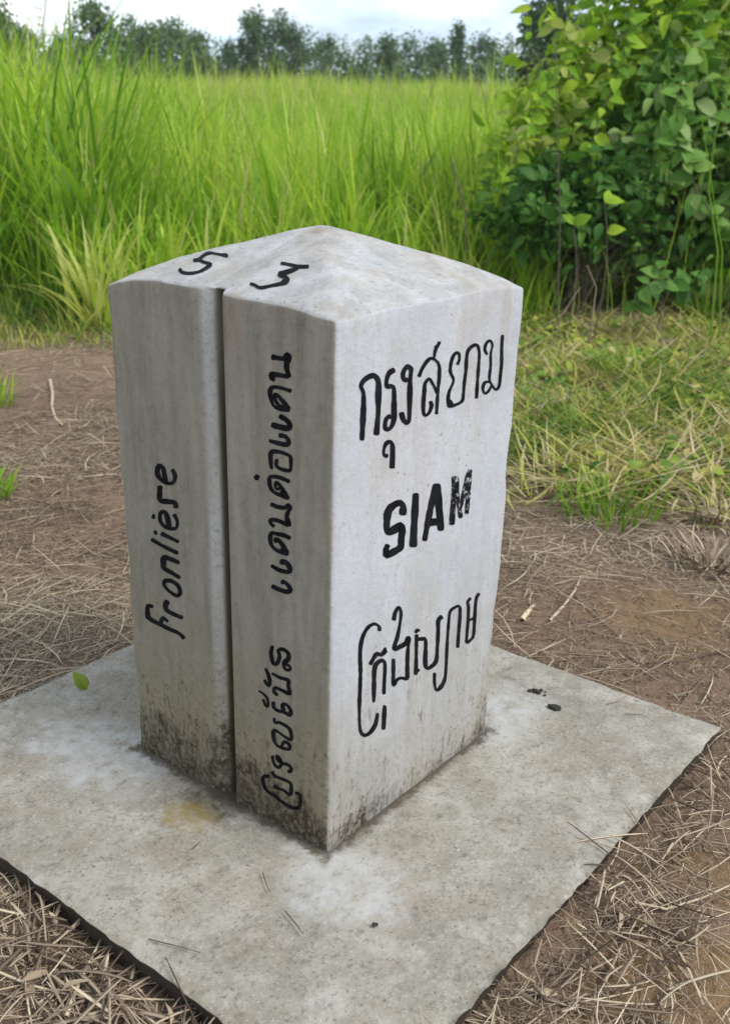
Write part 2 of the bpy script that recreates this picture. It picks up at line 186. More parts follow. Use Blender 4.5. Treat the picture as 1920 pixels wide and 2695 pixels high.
'khmer':('R',["1234 3711 1173 3734 1258 3716 1148 3759 1259 3740 1145 3784 1254 3773 1148 3800 1220 3817 1154 3811 1174 3859 1132 3838 1120 3904 1092 3867 1055 3942 1059 3882 988 3957 1023 3889 923 3961 980 3886 863 3953 939 3874 821 3937 910 3858 792 3908 872 3844 756 3880 845 3815 723 3850 825 3782 703 3819 809 3754 688 3783 794 3722 670 3748 787 3685 659 3709 778 3648 654 3669 767 3613 649 3630 761 3577 649 3589 756 3542 650 3548 754 3504 648 3508 758 3462 650 3464 760 3420 655 3418 761 3377 654 3374 771 3329 660 3325 776 3281 671 3273 776 3232 670 3222 785 3175 673 3181 785 3133 685 3133 776 3093 682 3089 780 3046 675 3046 787 2996 680 2997 783 2951 677 2951 786 2902 676 2906 788 2855 679 2860 785 2811 680 2813 783 2766 680 2768 783 2720 680 2723 782 2674 674 2679 788 2626 672 2634 790 2579 677 2586 787 2535 679 2538 786 2488 688 2485 779 2443 691 2435 779 2394 697 2384 776 2348 701 2336 776 2301 699 2292 784 2253 701 2249 790 2210 712 2190 791 2156 717 2138 800 2103 723 2088 811 2054 732 2041 823 2011 746 1996 836 1977 778 1932 861 1933 829 1874 880 1908 890 1826 900 1897 957 1799 928 1883 1025 1783 965 1880 1085 1789 1009 1882 1137 1795 1036 1900 1180 1818 1074 1918 1224 1844 1104 1946 1254 1883 1135 1973 1271 1921 1151 2000 1280 1963 1165 2033 1289 2005 1173 2073 1291 2050 1187 2111 1297 2092 1200 2149 1279 2119 1225 2150","1147 2390 1102 2411 1164 2399 1084 2436 1168 2446 1076 2488 1171 2493 1070 2539 1178 2538 1059 2591 1178 2586 1056 2642 1182 2634 1049 2694 1181 2686 1047 2745 1178 2742 1046 2799 1167 2806 1051 2855 1167 2865 1045 2917 1170 2920 1038 2978 1172 2968 1036 3031 1173 3007 1041 3075 1190 3050 1050 3135 1203 3069 1079 3168 1220 3083 1120 3186 1250 3093 1176 3193 1292 3089 1238 3191 1319 3088 1299 3173 1326 3092 1355 3139 1331 3090 1399 3098 1335 3073 1432 3054 1345 3041 1446 3007 1349 2997 1454 2955 1352 2939 1457 2894 1352 2898 1459 2850 1352 2849 1457 2802 1352 2798 1454 2750 1350 2747 1454 2698 1348 2698 1454 2649 1350 2640 1453 2593 1346 2586 1457 2535 1347 2531 1458 2480 1350 2475 1457 2425 1374 2447 1433 2420","1006 3161 950 3205 1040 3153 938 3233 1075 3187 975 3265 1109 3221 1013 3296 1146 3243 1040 3327 1173 3258 1059 3351 1182 3268 1087 3366 1172 3273 1147 3365 1179 3272 1211 3328 1225 3241 1249 3297 1298 3206 1259 3295 1363 3203 1271 3304 1409 3217 1301 3321 1449 3230 1337 3338 1439 3261 1377 3320","1343 3360 1386 3351 1331 3349 1409 3334 1341 3321 1424 3304 1355 3292 1434 3276 1364 3264 1448 3247 1389 3245 1435 3236","1397 2173 1394 2218 1423 2144 1417 2225 1430 2145 1425 2217 1390 2183 1481 2172 1380 2184 1501 2132 1381 2146 1503 2087 1376 2091 1506 2026 1369 2026 1510 1955 1376 1976 1502 1913 1375 1925 1502 1861 1375 1870 1501 1807 1376 1814 1499 1752 1382 1757 1492 1701 1406 1728 1467 1697","1625 3758 1556 3792 1656 3758 1531 3818 1664 3794 1539 3854 1668 3833 1551 3890 1678 3865 1559 3927 1682 3892 1580 3956 1706 3919 1611 3989 1732 3935 1651 4014 1716 3945 1728 4005 1713 3947 1787 3948 1729 3909 1822 3890 1741 3858 1842 3827 1743 3825 1845 3784 1745 3782 1838 3742 1745 3736 1828 3698 1737 3691 1822 3651 1729 3647 1814 3606 1716 3605 1810 3560 1704 3562 1802 3513 1687 3521 1796 3464 1673 3479 1785 3419 1657 3440 1775 3374 1640 3399 1755 3331 1617 3357 1730 3288 1593 3317 1709 3247 1578 3279 1693 3216 1585 3226 1681 3217 1676 3155 1650 3245 1755 3141 1682 3252 1813 3143 1745 3249 1881 3133 1809 3247 1960 3128 1874 3245 2031 3138 1917 3247 2071 3175 1939 3263 2091 3211 1951 3296 2095 3224 1978 3326 2053 3238 2063 3307 2037 3254 2119 3257 2040 3249 2139 3212 2038 3223 2131 3175 2025 3184 2116 3136 2013 3133 2105 3087 2008 3097 2104 3052 1995 3061 2112 3008 1988 3019 2115 2962 1988 2972 2114 2917 1986 2926 2117 2870 1985 2877 2121 2820 1994 2821 2118 2769 1999 2766 2121 2716 1995 2718 2133 2659 1997 2670 2136 2612 2004 2613 2140 2558 2006 2562 2151 2501 2009 2525 2151 2451 2020 2514 2115 2414 2021 2514 2024 2434 1967 2541 1950 2483 1898 2574 1901 2513 1841 2593 1869 2522 1787 2607 1841 2522 1738 2600 1813 2526 1690 2574 1782 2499 1648 2546 1749 2457 1686 2527 1655 2472 1717 2506 1608 2546 1716 2543 1601 2593 1716 2593 1599 2646 1712 2651 1602 2700 1709 2707 1601 2753 1711 2750 1593 2799 1710 2796 1587 2847 1704 2846 1586 2895 1700 2896 1584 2944 1694 2947 1583 2992 1686 2997 1584 3038 1662 3021 1606 3044","2274 3271 2224 3308 2303 3263 2214 3330 2321 3276 2230 3345 2337 3288 2250 3360 2334 3293 2288 3366 2317 3305 2343 3338 2329 3294 2371 3315 2348 3276 2392 3299 2375 3267 2399 3279","2261 3262 2325 3237 2236 3257 2352 3211 2237 3203 2357 3155 2246 3146 2354 3103 2247 3092 2359 3047 2249 3038 2363 2992 2260 2982 2359 2942 2262 2930 2364 2889 2264 2879 2368 2836 2274 2825 2366 2787 2270 2777 2376 2733 2265 2729 2387 2677 2268 2676 2389 2624 2271 2623 2391 2571 2267 2572 2397 2515 2270 2517 2398 2461 2275 2463 2397 2409 2303 2434 2370 2405","2267 3141 2260 3182 2294 3116 2282 3190 2354 3091 2340 3175 2411 3075 2400 3149 2467 3050 2450 3135 2516 3036 2492 3122 2530 3037 2557 3097 2531 3042 2617 3037 2534 3019 2641 2985 2535 2978 2654 2933 2541 2925 2656 2879 2544 2870 2660 2822 2538 2825 2671 2769 2534 2773 2677 2711 2533 2718 2679 2655 2532 2665 2684 2601 2534 2617 2691 2555 2552 2546 2693 2495 2571 2482 2701 2450 2631 2417 2691 2434 2709 2361 2696 2439 2784 2343 2727 2435 2850 2336 2769 2439 2913 2340 2819 2443 2985 2354 2862 2458 3034 2397 2897 2488 3045 2444 2911 2514 3053 2492 2912 2558 3040 2553 2925 2604 3039 2611 2923 2661 3036 2672 2925 2720 3038 2717 2924 2766 3034 2769 2927 2815 3043 2818 2916 2871 3044 2870 2912 2925 3040 2923 2913 2976 3040 2971 2909 3025 3035 3018 2911 3066 3030 3075 2906 3121 3025 3127 2896 3173 3022 3172 2886 3222 3024 3207 2879 3267 3027 3229 2884 3309 3042 3248 2921 3345 3074 3249 2968 3359 3116 3254 3005 3368 3110 3283 3049 3346","2409 2521 2456 2476 2377 2535 2464 2453 2358 2520 2434 2449 2334 2509 2407 2441 2306 2503 2386 2428 2312 2482 2356 2440","2912 2226 2973 2199 2887 2222 2999 2173 2888 2176 3004 2124 2894 2126 3000 2079 2897 2077 3004 2033 2905 2026 3013 1986 2922 1968 3024 1933 2948 1905 3036 1878 2967 1847 3062 1829 3021 1782 3062 1821 3116 1739 3060 1828 3194 1736 3091 1841 3260 1747 3124 1868 3292 1773 3159 1880 3317 1807 3196 1896 3350 1843 3219 1928 3365 1894 3243 1965 3364 1938 3260 1993 3370 1980 3263 2032 3373 2025 3264 2075 3372 2074 3264 2123 3369 2128 3265 2176 3369 2187 3264 2234 3372 2228 3260 2277 3370 2274 3259 2323 3369 2323 3257 2372 3370 2373 3252 2424 3370 2424 3248 2476 3366 2477 3248 2528 3364 2530 3246 2580 3361 2582 3246 2631 3359 2632 3246 2680 3356 2683 3248 2729 3349 2737 3254 2777 3350 2789 3254 2829 3350 2840 3254 2881 3350 2891 3254 2932 3353 2939 3253 2981 3359 2983 3248 3030 3358 3027 3251 3072 3356 3067 3255 3109 3355 3129 3260 3169 3353 3182 3262 3220 3357 3225 3263 3266 3365 3258 3267 3306 3376 3281 3280 3341 3408 3303 3324 3374 3450 3307 3383 3385 3498 3309 3442 3381 3552 3311 3504 3380 3596 3304 3580 3370 3610 3303 3660 3321 3602 3292 3709 3268 3608 3258 3726 3218 3610 3209 3735 3163 3617 3147 3737 3101 3611 3110 3746 3056 3617 3062 3742 3010 3613 3013 3745 2958 3614 2959 3741 2905 3611 2906 3742 2851 3616 2851 3734 2801 3616 2800 3733 2751 3617 2752 3732 2703 3610 2708 3739 2653 3612 2661 3738 2607 3609 2616 3741 2559 3609 2570 3741 2513 3613 2522 3737 2468 3615 2474 3736 2422 3642 2448 3708 2419","3990 3374 4039 3333 3955 3385 4045 3311 3924 3369 4007 3301 3883 3357 3979 3287 3860 3326 3962 3277 3866 3285 3967 3261 3885 3248 3989 3224 3895 3200 4014 3163 3900 3164 4019 3121 3906 3119 4022 3076 3910 3069 4025 3025 3913 3017 4029 2972 3917 2964 4030 2920 3919 2915 4032 2869 3918 2867 4034 2820 3917 2818 4034 2769 3918 2768 4031 2720 3918 2720 4028 2672 3919 2673 4025 2628 3918 2632 4026 2586 3918 2575 4024 2529 3918 2521 4019 2478 3914 2476 4027 2436 3956 2418 4009 2434 4050 2370 3991 2453 4111 2381 4034 2456 4159 2392 4079 2469 4193 2402 4120 2470 4240 2411 4136 2483 4265 2452 4155 2512 4276 2485 4155 2541 4279 2526 4156 2579 4276 2573 4159 2622 4274 2623 4157 2670 4271 2675 4155 2722 4273 2726 4150 2776 4277 2767 4145 2820 4273 2814 4145 2865 4274 2862 4141 2914 4274 2911 4137 2964 4268 2961 4139 3011 4262 3009 4143 3056 4262 3050 4140 3099 4260 3087 4143 3134 4259 3146 4145 3192 4263 3190 4145 3239 4269 3223 4149 3278 4278 3250 4158 3313 4296 3273 4180 3346 4316 3290 4213 3363 4346 3305 4237 3382 4334 3330 4274 3372","3975 2874 3951 2909 4003 2858 3960 2922 4056 2854 4013 2916 4110 2848 4067 2911 4166 2840 4119 2909 4220 2835 4173 2903 4228 2849 4202 2886"]),
'thai_side':('L',["1175 8310 1161 8360 1157 8290 1131 8381 1121 8291 1096 8380 1082 8298 1063 8373 1043 8301 1026 8371 998 8300 981 8373 945 8304 940 8374 884 8315 921 8379 824 8346 923 8393 800 8379 905 8419 825 8373 846 8456 871 8381 774 8434 872 8371 756 8403 868 8363 757 8366 877 8359 769 8330 899 8336 783 8307 912 8298 798 8294 915 8259 805 8272 920 8220 800 8243 910 8182 802 8213 887 8145 798 8179 875 8109 775 8144 872 8102 770 8097 844 8122 832 8056 862 8120 876 8054 897 8121 914 8051 937 8119 954 8051 982 8122 1002 8047 1029 8124 1048 8043 1080 8122 1097 8041 1136 8120 1142 8037 1201 8102 1145 8040 1233 8045 1130 8061 1220 8011 1128 8050 1203 7985 1121 8041 1170 7970 1126 8045 1143 7965 1118 8050 1126 7962 1099 8053 1097 7983 1082 8032","755 7897 771 7861 767 7914 795 7847 809 7914 835 7855 851 7916 875 7860 897 7919 918 7863 950 7923 970 7864 1008 7923 1024 7866 1061 7922 1070 7862 1109 7917 1106 7855 1156 7907 1130 7846 1204 7883 1137 7839 1235 7845 1143 7830 1254 7807 1146 7812 1255 7767 1152 7786 1245 7726 1154 7752 1228 7684 1150 7712 1209 7647 1139 7676 1187 7616 1129 7646 1163 7586 1111 7622 1127 7563 1088 7607 1080 7545 1048 7603 1024 7537 1000 7603 969 7534 950 7606 916 7539 906 7608 865 7545 860 7615 816 7556 811 7618 796 7573 794 7607","785 7611 819 7583 782 7630 845 7580 821 7661 886 7609 858 7694 929 7637 899 7722 969 7666 946 7750 1008 7700 992 7780 1049 7730 1034 7800 1077 7749 1076 7809 1082 7746 1127 7792 1063 7747 1150 7762 1060 7751 1156 7734 1064 7745 1153 7704 1064 7730 1136 7675 1063 7711 1108 7649 1050 7686 1079 7621 1021 7661 1048 7596 994 7633 1025 7594 995 7615","1039 7574 1028 7620 1019 7557 999 7639 974 7556 953 7643 929 7558 908 7645 885 7560 864 7647 855 7581 844 7629","1033 7439 1005 7482 1023 7417 973 7495 978 7403 923 7487 929 7397 877 7471 897 7386 831 7455 877 7369 793 7434 862 7352 766 7406 858 7341 750 7374 866 7336 744 7336 864 7339 769 7291 855 7342 827 7256 874 7341 887 7240 920 7337 946 7238 973 7335 1003 7238 1027 7335 1061 7239 1083 7341 1123 7237 1145 7335 1179 7247 1176 7316 1194 7268","1042 7128 1034 7173 1022 7112 1007 7193 978 7116 964 7197 938 7127 917 7195 915 7124 867 7192 895 7117 831 7169 885 7096 799 7147 875 7084 786 7115 888 7075 773 7082 885 7075 797 7041 881 7079 842 7004 893 7072 896 6992 929 7068 947 6986 980 7063 1003 6986 1045 7065 1074 6983 1125 7059 1150 6991 1205 7057 1228 6996 1234 7044 1247 7010","1099 6737 1060 6739 1119 6720 1048 6725 1131 6699 1046 6705 1133 6674 1055 6689 1130 6643 1051 6683 1108 6622 1045 6673 1077 6607 1030 6661 1037 6598 1007 6651 988 6589 962 6652 930 6585 909 6657 879 6590 865 6658 840 6598 839 6659 795 6611 835 6662 759 6651 837 6659 757 6694 819 6686 749 6743 823 6728 747 6786 827 6768 746 6821 827 6801 749 6856 828 6826 772 6888 832 6840 815 6903 850 6852 860 6912 889 6855 906 6917 932 6857 952 6921 976 6859 1001 6923 1020 6858 1049 6922 1063 6852 1098 6918 1103 6844 1150 6911 1136 6833 1203 6889 1148 6826 1243 6849 1147 6828 1259 6811 1149 6818 1258 6774 1159 6792 1257 6725 1160 6749 1249 6670 1158 6696 1239 6628 1159 6652 1228 6604 1162 6627 1225 6589 1156 6616 1221 6576 1153 6602 1201 6568 1164 6583","1123 6697 1122 6741 1097 6685 1095 6765 1088 6687 1087 6766 1080 6682 1078 6775 1071 6681 1070 6780 1045 6709 1044 6763","1580 6362 1536 6413 1574 6332 1494 6425 1559 6327 1480 6419 1544 6322 1466 6413 1529 6316 1451 6408 1488 6328 1445 6379","797 6469 821 6432 805 6487 847 6421 831 6493 873 6427 860 6497 897 6434 894 6503 928 6438 938 6511 973 6439 993 6512 1020 6445 1047 6514 1067 6443 1102 6510 1114 6437 1159 6496 1158 6433 1209 6480 1187 6424 1251 6453 1193 6420 1278 6418 1192 6416 1286 6382 1194 6400 1286 6337 1192 6366 1274 6288 1187 6322 1256 6244 1174 6288 1228 6213 1158 6267 1191 6195 1139 6250 1149 6179 1107 6237 1097 6165 1060 6232 1038 6159 1005 6227 983 6156 952 6222 938 6152 908 6220 898 6148 867 6221 856 6149 828 6216 831 6163 815 6201","826 6198 851 6178 825 6215 872 6179 850 6246 906 6202 875 6277 941 6227 905 6304 971 6253 933 6330 1000 6277 972 6362 1038 6309 1012 6391 1072 6339 1052 6408 1092 6357 1100 6411 1084 6352 1143 6379 1068 6360 1150 6349 1075 6356 1147 6321 1082 6338 1141 6289 1080 6314 1122 6265 1079 6300 1090 6254 1073 6303 1060 6254 1055 6312 1036 6257 1030 6318 1017 6274 1014 6308","1023 6248 993 6279 1021 6228 966 6283 994 6214 940 6268 972 6195 910 6258 949 6177 879 6247 919 6185 881 6223","1236 5977 1214 6018 1227 5957 1186 6033 1183 5956 1146 6025 1141 5947 1105 6024 1091 5946 1065 6023 1032 5951 1014 6026 969 5960 961 6032 906 5975 927 6042 855 6011 913 6051 829 6040 895 6076 842 6041 844 6106 851 6044 798 6093 848 6030 770 6073 847 6023 760 6039 851 6017 777 6002 866 5993 801 5975 890 5962 812 5951 909 5930 818 5927 922 5894 827 5904 926 5850 831 5882 918 5798 812 5848 899 5752 789 5801 895 5747 784 5741 849 5776 876 5696 879 5782 924 5702 927 5787 966 5709 981 5789 1015 5714 1040 5791 1071 5719 1096 5795 1120 5714 1150 5784 1160 5713 1201 5774 1192 5704 1257 5746 1193 5704 1281 5695 1186 5716 1267 5663 1189 5701 1251 5639 1182 5688 1224 5627 1177 5679 1201 5617 1157 5676 1181 5609 1135 5672 1154 5618 1128 5653","791 5544 814 5503 801 5564 842 5489 843 5570 884 5494 886 5576 925 5499 933 5581 965 5499 983 5578 1005 5497 1032 5570 1049 5493 1074 5564 1095 5487 1117 5556 1138 5490 1163 5555 1174 5487 1219 5542 1184 5481 1264 5500 1180 5481 1281 5459 1186 5466 1293 5420 1186 5441 1292 5380 1191 5410 1283 5337 1193 5374 1266 5296 1184 5345 1232 5267 1170 5315 1196 5240 1142 5293 1152 5218 1107 5280 1100 5206 1065 5277 1044 5201 1014 5282 995 5197 964 5290 951 5200 926 5294 912 5202 891 5302 875 5207 854 5307 849 5233 838 5288","843 5271 892 5235 834 5297 922 5232 866 5334 955 5269 900 5372 988 5305 937 5405 1019 5338 980 5433 1051 5369 1024 5457 1084 5394 1064 5472 1107 5406 1115 5469 1102 5405 1157 5440 1094 5408 1177 5407 1092 5413 1166 5381 1099 5418 1152 5369 1095 5409 1141 5359 1087 5397 1119 5356 1089 5377","1024 5291 994 5327 1020 5270 965 5336 993 5259 938 5326 965 5249 912 5314 939 5237 884 5305 910 5246 880 5283","1044 5038 1036 5092 1023 5021 1009 5119 983 5026 968 5130 951 5034 920 5138 930 5041 869 5128 912 5025 822 5110 887 5005 789 5077 877 4988 767 5041 879 4979 763 4998 877 4980 787 4942 869 4978 852 4902 907 4966 921 4886 972 4958 997 4877 1035 4956 1070 4874 1084 4961 1131 4879 1137 4965 1181 4896 1188 4977 1234 4905 1219 4965 1245 4925","1020 4724 995 4766 1009 4703 963 4779 976 4696 929 4775 943 4696 897 4764 918 4688 862 4752 899 4669 826 4739 878 4653 798 4714 876 4638 774 4686 884 4627 765 4647 881 4629 790 4591 869 4628 859 4551 907 4623 930 4534 975 4615 1005 4531 1039 4614 1075 4530 1088 4614 1130 4534 1131 4625 1182 4536 1179 4628 1227 4545 1212 4613 1239 4567","1011 4750 958 4778 1027 4723 931 4774 1022 4712 927 4762 1021 4699 919 4752 1021 4685 910 4743 990 4683 929 4715"]),
'khmer_side':('L',["1246 3503 1202 3510 1268 3484 1188 3496 1285 3437 1197 3450 1303 3385 1206 3408 1304 3331 1215 3363 1301 3281 1208 3324 1295 3226 1195 3278 1276 3180 1186 3235 1250 3145 1179 3212 1199 3131 1171 3211 1135 3153 1166 3217 1080 3200 1159 3226 1050 3260 1141 3258 1028 3325 1122 3310 1022 3385 1108 3354 1036 3429 1113 3381 1057 3456 1131 3411 1057 3457 1138 3459 1055 3457 1086 3510 1025 3467 1029 3545 997 3477 972 3558 965 3480 922 3551 932 3469 873 3538 915 3451 833 3514 913 3429 813 3474 918 3399 811 3426 927 3381 823 3369 937 3371 868 3316 974 3339 905 3288 1015 3280 915 3282 1018 3221 923 3257 1003 3173 925 3217 976 3138 920 3195 927 3130 904 3195 874 3144 874 3203 828 3167 859 3210 797 3210 864 3205 797 3246 860 3214 813 3274 865 3224 847 3289 888 3233 890 3300 928 3240 930 3310 971 3247 954 3299 977 3264","1414 3006 1379 3033 1422 2986 1358 3034 1402 2959 1339 3008 1387 2931 1315 2983 1377 2899 1291 2956 1363 2864 1273 2919 1351 2826 1258 2877 1345 2793 1250 2835 1344 2760 1253 2789 1349 2731 1262 2742 1331 2746 1306 2681 1319 2746 1366 2682 1344 2759 1400 2699 1364 2773 1426 2717 1367 2783 1443 2735 1371 2791 1444 2755 1374 2806 1446 2770 1392 2810 1432 2790","1572 2511 1559 2535 1565 2500 1540 2543 1533 2499 1510 2539 1505 2493 1476 2540 1476 2486 1441 2532 1444 2471 1404 2519 1413 2452 1364 2502 1392 2430 1333 2474 1380 2399 1317 2433 1376 2359 1312 2387 1379 2327 1312 2347 1385 2311 1322 2310 1384 2309 1353 2271 1370 2306 1401 2262 1378 2322 1431 2278 1397 2352 1455 2308 1414 2377 1471 2335 1420 2391 1481 2350 1423 2399 1485 2362 1427 2409 1488 2373 1444 2412 1478 2392","1258 2963 1241 2994 1249 2949 1217 3005 1196 2941 1161 3001 1140 2934 1107 2996 1082 2927 1051 2999 1028 2931 1005 3007 972 2942 952 3015 929 2946 897 3026 909 2950 849 3015 916 2937 818 2978 919 2907 832 2929 921 2856 838 2895 902 2804 826 2851 887 2753 801 2799 878 2752 810 2727 863 2770 895 2688 913 2775 956 2692 976 2774 1012 2701 1024 2773 1057 2704 1076 2774 1108 2707 1127 2773 1151 2707 1182 2762 1166 2703 1238 2708 1158 2706 1249 2656 1160 2688 1244 2615 1158 2671 1216 2594 1154 2661 1185 2584 1133 2652 1158 2574 1107 2642 1132 2585 1104 2622","1248 2438 1200 2459 1268 2414 1179 2452 1269 2377 1175 2418 1264 2338 1176 2385 1246 2303 1173 2364 1209 2287 1160 2350 1171 2274 1129 2348 1128 2275 1100 2345 1086 2280 1070 2353 1048 2291 1033 2364 1014 2299 984 2373 965 2298 927 2371 907 2289 871 2369 839 2294 856 2377 778 2368 879 2357 777 2421 871 2380 794 2460 869 2409 824 2491 883 2437 864 2516 910 2464 904 2533 938 2473 951 2535 960 2463 1007 2514 975 2450 1060 2457 965 2462 1059 2405 964 2459 1044 2368 951 2430 1028 2337 939 2396 1002 2338 953 2371","1229 2125 1192 2143 1243 2103 1176 2135 1239 2076 1174 2107 1235 2043 1173 2083 1208 2020 1174 2075 1163 2025 1164 2086 1126 2044 1125 2109 1089 2057 1068 2124 1048 2060 1018 2124 1000 2051 959 2127 950 2047 906 2120 914 2039 862 2109 888 2023 822 2090 879 2002 795 2064 867 1977 785 2027 856 1936 777 1976 859 1887 769 1917 858 1883 796 1843 846 1886 873 1816 890 1887 925 1823 948 1893 984 1831 994 1896 1028 1842 1050 1906 1082 1855 1105 1919 1138 1864 1156 1930 1187 1863 1219 1923 1196 1857 1279 1853 1179 1867 1286 1791 1183 1834 1280 1738 1182 1786 1271 1696 1180 1744 1260 1656 1177 1708 1233 1629 1176 1676 1206 1605 1158 1656 1171 1589 1132 1642 1129 1579 1096 1638 1079 1577 1053 1640 1030 1579 1008 1649 973 1589 955 1661 916 1604 909 1675 855 1632 898 1681 814 1698 900 1680 815 1752 901 1702 839 1787 905 1721 880 1802 924 1728 933 1803 958 1727 995 1785 970 1721 1040 1728 972 1719 1057 1680 991 1684 1076 1638 1008 1642 1068 1622 1031 1624","1290 1350 1247 1375 1304 1326 1226 1371 1293 1278 1217 1323 1282 1229 1208 1277 1261 1188 1195 1244 1226 1160 1172 1222 1185 1142 1141 1212 1135 1139 1126 1217 1073 1177 1126 1223 1034 1233 1107 1243 1010 1289 1099 1262 1016 1335 1096 1288 1034 1375 1106 1321 1056 1405 1120 1345 1088 1424 1139 1357 1126 1432 1162 1364 1194 1403 1131 1384 1199 1350 1128 1390 1185 1310 1121 1361 1152 1281 1105 1340 1101 1273 1069 1337 1043 1273 1014 1343 987 1278 958 1345 964 1294 948 1331","998 1303 980 1345 988 1287 957 1363 947 1287 914 1370 908 1292 869 1371 883 1293 830 1359 870 1276 801 1333 860 1252 785 1297 859 1242 786 1252 854 1259 824 1198 872 1251 863 1175 900 1232 892 1163 917 1207 912 1169","1297 1016 1251 1055 1308 990 1225 1060 1289 972 1215 1035 1268 950 1205 1013 1236 932 1188 1003 1192 928 1158 1005 1143 935 1114 1010 1090 938 1058 1020 1038 943 1006 1025 977 954 947 1029 923 959 888 1031 886 960 841 1019 868 938 802 993 868 906 784 953 872 867 780 909 875 819 780 855 885 775 791 787 878 775 845 712 874 773 910 704 910 778 952 716 955 790 994 729 1002 797 1033 733 1052 793 1075 727 1103 784 1124 716 1148 772 1170 708 1174 768 1210 704 1176 775 1244 714 1169 781 1252 739 1168 797 1255 754 1188 803 1236 779","1334 930 1333 890 1354 938 1352 864 1402 916 1401 839 1459 888 1441 820 1522 834 1449 814 1548 766 1453 797 1548 708 1456 757 1538 655 1447 715 1521 619 1435 687 1494 588 1421 654 1464 559 1398 626 1428 536 1371 607 1382 526 1339 595 1338 515 1293 599 1290 513 1244 598 1246 506 1192 595 1197 500 1144 580 1147 487 1095 566 1093 479 1048 549 1043 468 999 542 991 463 951 534 942 454 901 532 890 452 854 533 837 458 813 538 767 473 755 558 694 503 706 582 622 563 685 597 586 640 672 623 573 710 664 677 575 766 655 731 574 814 655 772 580 858 660 803 603 887 663 823 642 896 673 827 679 890 700 819 712 880 731 815 734 862 744 827"]),
